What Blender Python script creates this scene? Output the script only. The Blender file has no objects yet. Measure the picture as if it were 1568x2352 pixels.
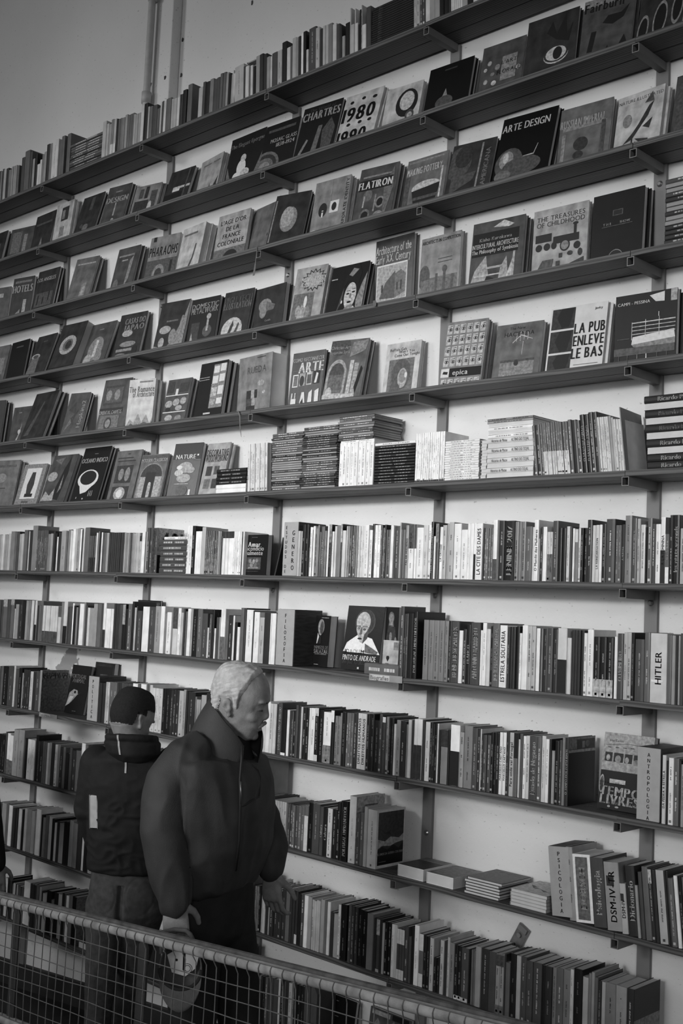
import bpy, bmesh, math, random
from mathutils import Matrix, Vector, noise
R=math.radians
random.seed(7)
C=bpy.data.collections.new('bookshop'); bpy.context.scene.collection.children.link(C)
sc=bpy.context.scene
H0=1.70      # eye height above the ramp below the camera
# ---------------------------------------------------------------- camera
cam=bpy.data.cameras.new('camera'); co=bpy.data.objects.new('camera',cam); C.objects.link(co)
cam.sensor_fit='VERTICAL'; cam.sensor_height=36.0; cam.lens=40.2879
co.matrix_world=Matrix(((0.718621,0.024632,0.694965,0.000000),(0.694041,-0.087884,-0.714551,-3.328297),(0.043476,0.995826,-0.080251,1.700000),(0.000000,0.000000,0.000000,1.000000)))
cam.clip_start=.05; cam.clip_end=100
sc.camera=co
# ---------------------------------------------------------------- light
w=bpy.data.worlds.new('world'); sc.world=w; w.use_nodes=True
w.node_tree.nodes['Background'].inputs[0].default_value=(.5,.5,.5,1)
w.node_tree.nodes['Background'].inputs[1].default_value=.075
def area(name,loc,target,sx,sy,power,spread=180):
    l=bpy.data.lights.new(name,'AREA'); l.shape='RECTANGLE'; l.size=sx; l.size_y=sy; l.energy=power; l.spread=R(spread)
    o=bpy.data.objects.new(name,l); C.objects.link(o); o.location=loc
    o.rotation_euler=(Vector(target)-Vector(loc)).to_track_quat('-Z','Y').to_euler(); return o
area('window_daylight',(-3.7,-8.8,H0+2.0),(-3.75,.2,H0+.50),4.5,.7,27,30)
area('broad_front_fill',(-3.9,-9.2,H0+1.3),(-3.7,.2,H0+.32),6.0,4.0,26,33)  # added broad fill, lightens the shadow bands under the shelves
area('right_side_fill',(3.6,-6.5,H0+1.6),(-3.2,.2,H0+.4),2.5,2.0,20,70)  # added weak fill from the right, lifts the right-hand book faces
area('left_wide_fill',(-9.2,-7.6,H0+3.6),(-5.4,.2,H0+1.0),2.0,1.2,31,62)  # added wide fill, brightens the left end of the wall
vs=sc.view_settings; vs.view_transform='Standard'; vs.look='None'; vs.gamma=1; vs.exposure=-0.16; vs.use_curve_mapping=False
# ---------------------------------------------------------------- materials
def lin(s): return s/12.92 if s<=.04045 else ((s+.055)/1.055)**2.4
def tonev(t): return (.007,.014,.032,.066,.12,.195,.30,.42,.58,.78)[t]
MATS={}
def nodes(name):
    m=bpy.data.materials.new(name); m.use_nodes=True; nt=m.node_tree; return m,nt,nt.nodes['Principled BSDF']
def grey(name,v,rough=.5,var=.12,scale=30,bump=0,metal=0,bscale=200,stretch=(1,1,1)):
    if name in MATS: return MATS[name]
    m,nt,b=nodes(name); b.inputs['Roughness'].default_value=rough; b.inputs['Metallic'].default_value=metal
    tc=nt.nodes.new('ShaderNodeTexCoord'); mp=nt.nodes.new('ShaderNodeMapping'); mp.inputs['Scale'].default_value=stretch
    nt.links.new(tc.outputs['Object'],mp.inputs[0])
    n=nt.nodes.new('ShaderNodeTexNoise'); n.inputs['Scale'].default_value=scale; n.inputs['Detail'].default_value=4
    nt.links.new(mp.outputs[0],n.inputs['Vector'])
    b.inputs['Specular IOR Level'].default_value=.3
    r=nt.nodes.new('ShaderNodeValToRGB'); e=r.color_ramp.elements
    e[0].position=.3; e[1].position=.7; a,c=v*(1-var),v*(1+var); e[0].color=(a,a,a,1); e[1].color=(c,c,c,1)
    nt.links.new(n.outputs['Fac'],r.inputs[0]); nt.links.new(r.outputs[0],b.inputs['Base Color'])
    if bump:
        n2=nt.nodes.new('ShaderNodeTexNoise'); n2.inputs['Scale'].default_value=bscale; n2.inputs['Detail'].default_value=6
        nt.links.new(mp.outputs[0],n2.inputs['Vector'])
        bp=nt.nodes.new('ShaderNodeBump'); bp.inputs['Strength'].default_value=bump; bp.inputs['Distance'].default_value=.004
        nt.links.new(n2.outputs['Fac'],bp.inputs['Height']); nt.links.new(bp.outputs[0],b.inputs['Normal'])
    MATS[name]=m; return m
def T(t): return grey('cover_tone_%d'%t,tonev(t),.34,.16,16,.06,bscale=60)
def I(t): return grey('ink_tone_%d'%t,tonev(t),.42,.10 if t in (0,1,8,9) else .42,85)
def FC(t): return grey('printed_cover_tone_%d'%t,tonev(t),.30,.10 if t in (0,1,8,9) else .38,22,.05,bscale=60)
PAGES=grey('page_edges',.60,.85,.14,8,.3,bscale=900,stretch=(1,1,1))
WOOD=None
def wood():
    m,nt,b=nodes('pine_shelf_wood'); b.inputs['Roughness'].default_value=.55
    tc=nt.nodes.new('ShaderNodeTexCoord'); mp=nt.nodes.new('ShaderNodeMapping'); mp.inputs['Scale'].default_value=(1.2,14,14)
    nt.links.new(tc.outputs['Object'],mp.inputs[0])
    oi=nt.nodes.new('ShaderNodeObjectInfo'); nt.links.new(oi.outputs['Random'],mp.inputs['Location'])
    wv=nt.nodes.new('ShaderNodeTexWave'); wv.wave_type='RINGS'; wv.rings_direction='X'; wv.inputs['Scale'].default_value=2.2; wv.inputs['Distortion'].default_value=9; wv.inputs['Detail'].default_value=3; wv.inputs['Detail Scale'].default_value=.7
    nt.links.new(mp.outputs[0],wv.inputs[0])
    r=nt.nodes.new('ShaderNodeValToRGB'); e=r.color_ramp.elements; e[0].color=(.035,.035,.035,1); e[1].color=(.085,.085,.085,1); e[0].position=.1;e[1].position=.8
    nt.links.new(wv.outputs[0],r.inputs[0]); nt.links.new(r.outputs[0],b.inputs['Base Color'])
    bp=nt.nodes.new('ShaderNodeBump'); bp.inputs['Strength'].default_value=.25; bp.inputs['Distance'].default_value=.002
    nt.links.new(wv.outputs[0],bp.inputs['Height']); nt.links.new(bp.outputs[0],b.inputs['Normal'])
    return m
WOOD=wood()
def stucco():
    m,nt,b=nodes('limewashed_plaster'); b.inputs['Roughness'].default_value=.9
    L=nt.links.new; N=nt.nodes.new
    tc=N('ShaderNodeTexCoord')
    big=N('ShaderNodeTexNoise'); big.inputs['Scale'].default_value=1.1; big.inputs['Detail'].default_value=5; L(tc.outputs['Object'],big.inputs['Vector'])
    r=N('ShaderNodeValToRGB'); e=r.color_ramp.elements; e[0].position=.3;e[1].position=.7; e[0].color=(.60,.60,.60,1); e[1].color=(.69,.69,.69,1); L(big.outputs['Fac'],r.inputs[0])
    # small pits and specks
    mp=N('ShaderNodeMapping'); mp.inputs['Scale'].default_value=(.6,1,1); L(tc.outputs['Object'],mp.inputs[0])
    sp=N('ShaderNodeTexNoise'); sp.inputs['Scale'].default_value=90; sp.inputs['Detail'].default_value=2; L(mp.outputs[0],sp.inputs['Vector'])
    sr=N('ShaderNodeValToRGB'); s=sr.color_ramp.elements; s[0].position=.27; s[1].position=.33; s[0].color=(.62,.62,.62,1); s[1].color=(1,1,1,1); L(sp.outputs['Fac'],sr.inputs[0])
    mu=N('ShaderNodeMix'); mu.data_type='RGBA'; mu.blend_type='MULTIPLY'; mu.inputs['Factor'].default_value=1
    L(r.outputs[0],mu.inputs[6]); L(sr.outputs[0],mu.inputs[7])
    # peeled patch of paint left of the second upright
    vm=N('ShaderNodeVectorMath'); vm.operation='DISTANCE'; vm.inputs[1].default_value=(-5.43,.2,H0-.36); 
    wn=N('ShaderNodeTexNoise'); wn.inputs['Scale'].default_value=9; wn.inputs['Detail'].default_value=4; L(tc.outputs['Object'],wn.inputs['Vector'])
    L(tc.outputs['Object'],vm.inputs[0])
    ad=N('ShaderNodeMath'); ad.operation='MULTIPLY_ADD'; ad.inputs[1].default_value=.55; L(wn.outputs['Fac'],ad.inputs[0]); L(vm.outputs['Value'],ad.inputs[2])
    pr=N('ShaderNodeValToRGB'); p=pr.color_ramp.elements; p[0].position=.335; p[1].position=.345; p[0].color=(.4,.4,.4,1); p[1].color=(1,1,1,1); L(ad.outputs[0],pr.inputs[0])
    m2=N('ShaderNodeMix'); m2.data_type='RGBA'; m2.blend_type='MULTIPLY'; m2.inputs['Factor'].default_value=1
    L(mu.outputs[2],m2.inputs[6]); L(pr.outputs[0],m2.inputs[7]); L(m2.outputs[2],b.inputs['Base Color'])
    bn=N('ShaderNodeTexNoise'); bn.inputs['Scale'].default_value=35; bn.inputs['Detail'].default_value=8; L(tc.outputs['Object'],bn.inputs['Vector'])
    bp=N('ShaderNodeBump'); bp.inputs['Strength'].default_value=.35; bp.inputs['Distance'].default_value=.006; L(bn.outputs['Fac'],bp.inputs['Height']); L(bp.outputs[0],b.inputs['Normal'])
    return m
WALL=stucco()
STEEL=grey('grey_painted_steel',.17,.5,.12,6,.1)
STEELIN=grey('hollow_shade',.01,.9)  # near-black, stands in for the shade inside open tubes and holes
PIPE=grey('galvanised_pipe',.34,.5,.35,25,.25,.0)
WIRE=grey('dull_wire',.14,.5,.2,40)
FLOOR=grey('dark_worn_floor',.035,.55,.4,5,.2,bscale=40)
# ---------------------------------------------------------------- mesh builder
class MB:
    def __init__(s): s.v=[]; s.f=[]; s.m=[]; s.mats=[]
    def mi(s,m):
        if m not in s.mats: s.mats.append(m)
        return s.mats.index(m)
    def add(s,vs,fs,m):
        b=len(s.v); k=s.mi(m); s.v+=[tuple(v) for v in vs]
        for f in fs: s.f.append(tuple(b+i for i in f)); s.m.append(k)
    def box(s,a,b,m,xf=None):
        (x0,y0,z0),(x1,y1,z1)=a,b
        vs=[(x0,y0,z0),(x1,y0,z0),(x1,y1,z0),(x0,y1,z0),(x0,y0,z1),(x1,y0,z1),(x1,y1,z1),(x0,y1,z1)]
        if xf: vs=[xf@Vector(v) for v in vs]
        s.add(vs,[(0,3,2,1),(4,5,6,7),(0,1,5,4),(1,2,6,5),(2,3,7,6),(3,0,4,7)],m)
    def prism(s,pts,z0,z1,m,xf=None):
        n=len(pts); vs=[(x,y,z0) for x,y in pts]+[(x,y,z1) for x,y in pts]
        if xf: vs=[xf@Vector(v) for v in vs]
        fs=[tuple(range(n-1,-1,-1)),tuple(range(n,2*n))]+[(i,(i+1)%n,n+(i+1)%n,n+i) for i in range(n)]
        s.add(vs,fs,m)
    def tube(s,pts,r,m,n=10,cap=True):
        pts=[Vector(p) for p in pts]; vs=[]; fs=[]
        rr=r if hasattr(r,'__len__') else [r]*len(pts)
        up=None
        for i,p in enumerate(pts):
            d=(pts[min(i+1,len(pts)-1)]-pts[max(i-1,0)]).normalized()
            if up is None: up=Vector((0,0,1)) if abs(d.z)<.9 else Vector((0,1,0))
            a=d.cross(up).normalized(); b=a.cross(d).normalized(); up=b
            for k in range(n):
                t=2*math.pi*k/n; vs.append(p+rr[i]*(math.cos(t)*a+math.sin(t)*b))
        for i in range(len(pts)-1):
            for k in range(n): fs.append((i*n+k,i*n+(k+1)%n,(i+1)*n+(k+1)%n,(i+1)*n+k))
        if cap: fs.append(tuple(range(n))[::-1]); fs.append(tuple(range((len(pts)-1)*n,len(pts)*n)))
        s.add(vs,fs,m)
    def build(s,name,parent=None,smooth=False,bevel=0,mw=None):
        me=bpy.data.meshes.new(name); me.from_pydata(s.v,[],s.f)
        for m in s.mats: me.materials.append(m)
        me.polygons.foreach_set('material_index',s.m)
        if smooth: me.polygons.foreach_set('use_smooth',[True]*len(s.f))
        me.update(); o=bpy.data.objects.new(name,me); C.objects.link(o)
        if parent: o.parent=parent
        if mw is not None: o.matrix_world=mw
        if bevel:
            md=o.modifiers.new('b','BEVEL'); md.width=bevel; md.segments=2; md.limit_method='ANGLE'
        return o
def tag(o,label=None,cat=None,group=None,kind=None):
    for k,v in (('label',label),('category',cat),('group',group),('kind',kind)):
        if v: o[k]=v
    return o
def empty(name,loc=(0,0,0),rz=0):
    o=bpy.data.objects.new(name,None); C.objects.link(o); o.location=loc; o.rotation_euler=(0,0,rz); o.empty_display_size=.05; return o
# ---------------------------------------------------------------- lettering
GL={}
def glyph(ch):
    if ch in GL: return GL[ch]
    cu=bpy.data.curves.new('g','FONT'); cu.body=ch; cu.size=1; cu.resolution_u=3; cu.fill_mode='FRONT'
    o=bpy.data.objects.new('g',cu); C.objects.link(o); bpy.context.view_layer.update()
    me=o.to_mesh(); vs=[(v.co.x,v.co.y) for v in me.vertices]; fs=[tuple(p.vertices) for p in me.polygons]
    o.to_mesh_clear(); bpy.data.objects.remove(o); bpy.data.curves.remove(cu)
    x0=min([v[0] for v in vs] or [0]); x1=max([v[0] for v in vs] or [.3])
    GL[ch]=([(x-x0,y) for x,y in vs],fs,x1-x0); return GL[ch]
def layout(txt,size,maxw=None,bold=0):
    """flat lettering centred on (0,0): list of (verts2d, faces)"""
    x=0; parts=[]
    for ch in txt:
        if ch==' ': x+=.34; continue
        vs,fs,wd=glyph(ch)
        parts.append(([(a+x,b-.35) for a,b in vs],fs))
        if bold: parts.append(([(a+x+bold,b-.35) for a,b in vs],fs))
        x+=wd+.09+bold
    W=max(x-.09,.01); k=size/.7; kx=k
    if maxw and W*k>maxw: kx=maxw/W
    return [([((a-W/2)*kx,b*k) for a,b in vs],fs) for vs,fs in parts], W*kx
def put(mb,parts,fr,m):
    for vs,fs in parts: mb.add([fr(a,b) for a,b in vs],fs,m)
# ---------------------------------------------------------------- cover art drawn as thin ink shapes on a rectangle
def cover_art(mb,spec,W,H,fr):
    """fr(x,y,layer)->3d"""
    lay=0
    for it in [q.strip() for q in spec.split(';') if q.strip()]:
        lay+=1; p=it.split(); k=p[0]; L=min(lay,14)
        if k=='R':
            a,b,c,d=map(float,p[1:5]); t=int(p[5])
            mb.add([fr(a*W,b*H,L),fr(c*W,b*H,L),fr(c*W,d*H,L),fr(a*W,d*H,L)],[(0,1,2,3)],I(t))
        elif k=='E':
            cx,cy,rx,ry=map(float,p[1:5]); t=int(p[5]); n=20
            mb.add([fr(max(.0,min(1,cx+rx*math.cos(6.2832*i/n)))*W,max(0,min(1,cy+ry*math.sin(6.2832*i/n)))*H,L) for i in range(n)],[tuple(range(n))],I(t))
        elif k=='P':
            t=int(p[1]); q=list(map(float,p[2:])); n=len(q)//2
            mb.add([fr(q[2*i]*W,q[2*i+1]*H,L) for i in range(n)],[tuple(range(n))],I(t))
        elif k=='S':
            cx,cy,rx,ry=map(float,p[1:5]); t=int(p[5]); n=32
            rr=[1 if i%2==0 else .72 for i in range(n)]
            vs=[fr(max(0,min(1,cx+rx*r*math.cos(6.2832*i/n)))*W,max(0,min(1,cy+ry*r*math.sin(6.2832*i/n)))*H,L) for i,r in enumerate(rr)]+[fr(cx*W,cy*H,L)]
            mb.add(vs,[(i,(i+1)%n,n) for i in range(n)],I(t))
        elif k in 'TV':
            cx,cy,s=map(float,p[1:4]); t=int(p[4]); txt=' '.join(p[5:])
            if k=='T':
                lim=min(cx,1-cx)*2*W*.96
                parts,_=layout(txt,s*H*(1.0 if s>=.11 else .82),lim,.09 if s>.11 else .035); put(mb,parts,lambda a,b:fr(cx*W+a,cy*H+b,L),I(t))
            else:
                lim=.9*H
                parts,_=layout(txt,s*W*.8,lim,.03); put(mb,parts,lambda a,b:fr(cx*W-b,cy*H+a,L),I(t))
        elif k=='Y':
            for i in range(6):
                for j in range(6):
                    cx=.1+i*.16; cy=.06+j*.165
                    if abs(cy-.225)<.03: continue
                    mb.add([fr((cx-.075)*W,(cy-.07)*H,1),fr((cx+.05)*W,(cy-.07)*H,1),fr((cx+.05)*W,(cy+.07)*H,1),fr((cx-.075)*W,(cy+.07)*H,1)],[(0,1,2,3)],I(7))
                    for rx,ry,t,l in ((.05,.025,1,2),(.04,.017,7,3),(.018,.018,0,4)):
                        n=12; mb.add([fr(min(W,(cx+rx*math.cos(6.2832*q/n))*W),(cy+ry*math.sin(6.2832*q/n))*H,l) for q in range(n)],[tuple(range(n))],I(t))
                    mb.add([fr((cx-.05)*W,(cy+.035)*H,5),fr((cx+.05)*W,(cy+.045)*H,5),fr((cx+.03)*W,(cy+.055)*H,5)],[(0,1,2)],I(2))
            mb.add([fr(0,.16*H,6),fr(W*.97,.16*H,6),fr(W*.97,.29*H,6),fr(0,.29*H,6)],[(0,1,2,3)],I(0))
            mb.add([fr(0,.16*H,7),fr(W*.2,.16*H,7),fr(W*.2,.29*H,7),fr(0,.29*H,7)],[(0,1,2,3)],I(8))
            mb.add([fr(.04*W,.21*H,8),fr(.16*W,.2*H,8),fr(.17*W,.24*H,8),fr(.06*W,.25*H,8)],[(0,1,2,3)],I(1))
            parts,_=layout('epica',.075*H,W*.5,.05); put(mb,parts,lambda a,b:fr(.47*W+a,.225*H+b,8),I(8))
# ---------------------------------------------------------------- geometry tables (metres, heights relative to the eye line)
ZS=[2.3041, 1.9364, 1.5692, 1.1975, 0.8264, 0.4591, 0.0906, -0.2869, -0.6571, -1.0219, -1.3959, -1.7659]
XP=[-6.6907, -5.7437, -4.7944, -3.8396, -2.8953, -1.957]
PITCH=.37
def ZT(k): return ZS[k-1]+.0195
ORD='zeroth first second third fourth fifth sixth seventh eighth ninth tenth eleventh twelfth thirteenth fourteenth fifteenth sixteenth seventeenth eighteenth nineteenth twentieth'.split()
def ordn(n):
    if n<=20: return ORD[n]
    tens={2:'twenty',3:'thirty',4:'forty',5:'fifty',6:'sixty'}[n//10]
    return (tens[:-1]+'ieth') if n%10==0 else tens+'-'+ORD[n%10]
def bay(x):
    for i,nm in zip(range(7),('left edge bay','leftmost full bay','second full bay','third full bay','fourth full bay','right edge bay')):
        if i==5 or x<XP[i+1]+.01: return nm
# ================================================================ structure
def slopez(x): return H0-2.20+.083*(x+5.98)
mb=MB(); mb.box((-12,.2,-1.2),(3,.45,H0+5.2),WALL); tag(mb.build('wall_back'),kind='structure')
mb=MB()
X0,X1=-12,3
mb.add([(X0,-7,slopez(X0)),(X1,-7,slopez(X1)),(X1,.2,slopez(X1)),(X0,.2,slopez(X0)),(X0,-7,slopez(X0)-.2),(X1,-7,slopez(X1)-.2),(X1,.2,slopez(X1)-.2),(X0,.2,slopez(X0)-.2)],[(0,1,2,3),(7,6,5,4),(0,4,5,1),(1,5,6,2),(2,6,7,3),(3,7,4,0)],FLOOR)
tag(mb.build('floor'),kind='structure')
mb=MB(); DK=grey('dark_plinth_paint',.03,.6,.3,8)
for a,b in ((-12,3),): mb.add([(a,.175,slopez(a)),(b,.175,slopez(b)),(b,.2,slopez(b)),(a,.2,slopez(a)),(a,.175,slopez(a)+.125),(b,.175,slopez(b)+.125),(b,.2,slopez(b)+.125),(a,.2,slopez(a)+.125)],[(3,2,1,0),(4,5,6,7),(0,1,5,4),(1,2,6,5),(2,3,7,6),(3,0,4,7)],DK)
tag(mb.build('baseboard_back'),kind='structure')
mb=MB(); mb.box((-4.985,.14,H0+2.40),(-4.77,.2,H0+5.2),WALL); tag(mb.build('pillar_pilaster',bevel=.006),kind='structure')
mb=MB(); mb.tube([(-4.915,.105,H0+2.40),(-4.915,.105,H0+2.66),(-4.915,.105,H0+2.70),(-4.905,.105,H0+5.2)],[.019,.019,.019,.019],grey('conduit_paint',.42,.5,.08),14)
mb.tube([(-4.915,.105,H0+2.60),(-4.915,.105,H0+2.66)],.026,grey('conduit_paint',.42),14); mb.tube([(-4.908,.105,H0+3.16),(-4.908,.105,H0+3.22)],.025,grey('conduit_paint',.42),14)
tag(mb.build('conduit_pipe',smooth=True),'pale vertical conduit pipe on the wall above the top shelf','pipe')
hb=MB(); HOLE=grey('plaster_hole',.06,.95)
for x,z in ((-4.932,2.723),(-4.807,2.724),(-4.751,2.937),(-4.748,2.74),(-4.18,3.0),(-4.2,2.95)):
    y=.198 if x<-4.985 or x>-4.77 else .138
    hb.add([(x+.011*math.cos(i)*random.uniform(.5,1.2),y,H0+z+.014*math.sin(i)*random.uniform(.5,1.2)) for i in [k*.785 for k in range(8)]],[tuple(range(7,-1,-1))],HOLE)
tag(hb.build('trim_1'),kind='structure')
# ---------------------------------------------------------------- shelf uprights with square tube brackets
def hollow(mb,x,z,y0,y1,wd,h,t,m,mi):
    mb.box((x,y0,z),(x+wd,y1,z+t),m); mb.box((x,y0,z+h-t),(x+wd,y1,z+h),m)
    mb.box((x,y0,z+t),(x+t,y1,z+h-t),m); mb.box((x+wd-t,y0,z+t),(x+wd,y1,z+h-t),m)
    mb.box((x+t,y0+.035,z+t),(x+wd-t,y0+.04,z+h-t),mi)
uplab=['left edge','second from left','third from left','fourth from left, behind the older man','fifth from left','rightmost visible']
for i,x in enumerate(XP):
    if i==0: continue
    nm='grey steel shelf upright with brackets, %s'%(['','leftmost','second from left','third from left, by the two men','fourth from left','rightmost'][i])
    e=tag(empty('shelf_upright',(x,.185,slopez(x))),nm,'shelf upright')
    inv=(-x,-.185,-slopez(x))
    def loc(mb,name,par,**k):
        mb.v=[(a+inv[0],b+inv[1],c+inv[2]) for a,b,c in mb.v]; return mb.build(name,par,**k)
    mb=MB(); mb.box((x-.012,.185,slopez(x)+.0),(x+.036,.1995,H0+ZS[0]-.004),STEEL); loc(mb,'post',e,bevel=.001)
    for k in range(12):
        mb=MB(); hollow(mb,x,H0+ZS[k]-.031,-.002,.185,.0268,.0305,.0028,STEEL,STEELIN); loc(mb,'bracket',e)
    for z in (1.503,.05,-.867):
        mb=MB(); zz=H0+z; cx=x+.012
        vs=[(cx+.011*math.cos(j*.5236),.183,zz+.011*math.sin(j*.5236)) for j in range(12)]+[(cx+.011*math.cos(j*.5236),.186,zz+.011*math.sin(j*.5236)) for j in range(12)]+[(cx+.006*math.cos(j*.5236),.178,zz+.006*math.sin(j*.5236)) for j in range(12)]
        mb.add(vs,[tuple(range(24,36))[::-1]]+[(j,(j+1)%12,12+(j+1)%12,12+j) for j in range(12)]+[(24+j,24+(j+1)%12,(j+1)%12,j) for j in range(12)],grey('zinc_bolt',.3,.3,metal=.8)); loc(mb,'bolt',e)
# ---------------------------------------------------------------- wooden shelves
edges=[XP[0]-.93]+XP+[XP[-1]+.95]
for k in range(1,13):
    for j in range(len(edges)-1):
        a,b=edges[j]+.014,edges[j+1]+.0135
        if k==12 and j>5: continue
        z0,z1=H0+ZS[k-1],H0+ZS[k-1]+.0195
        e=tag(empty('wooden_shelf',(a,0,z0)),'dark stained pine shelf, %s from the top, %s'%(ordn(k),['beyond the left edge','left edge bay','leftmost full bay','second full bay','third full bay','fourth full bay','right edge bay'][min(j,6)]),'shelf')
        dy=random.uniform(-.003,.001); dz=random.uniform(-.001,.0)
        mb=MB(); mb.box((0,-.004+dy,0),(b-a,.094,.0195+dz*0),WOOD); mb.build('front_board',e,bevel=.0012)
        mb=MB(); mb.box((0,.097,0),(b-a,.184,.0195),WOOD); mb.build('rear_board',e,bevel=.0012)
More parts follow.
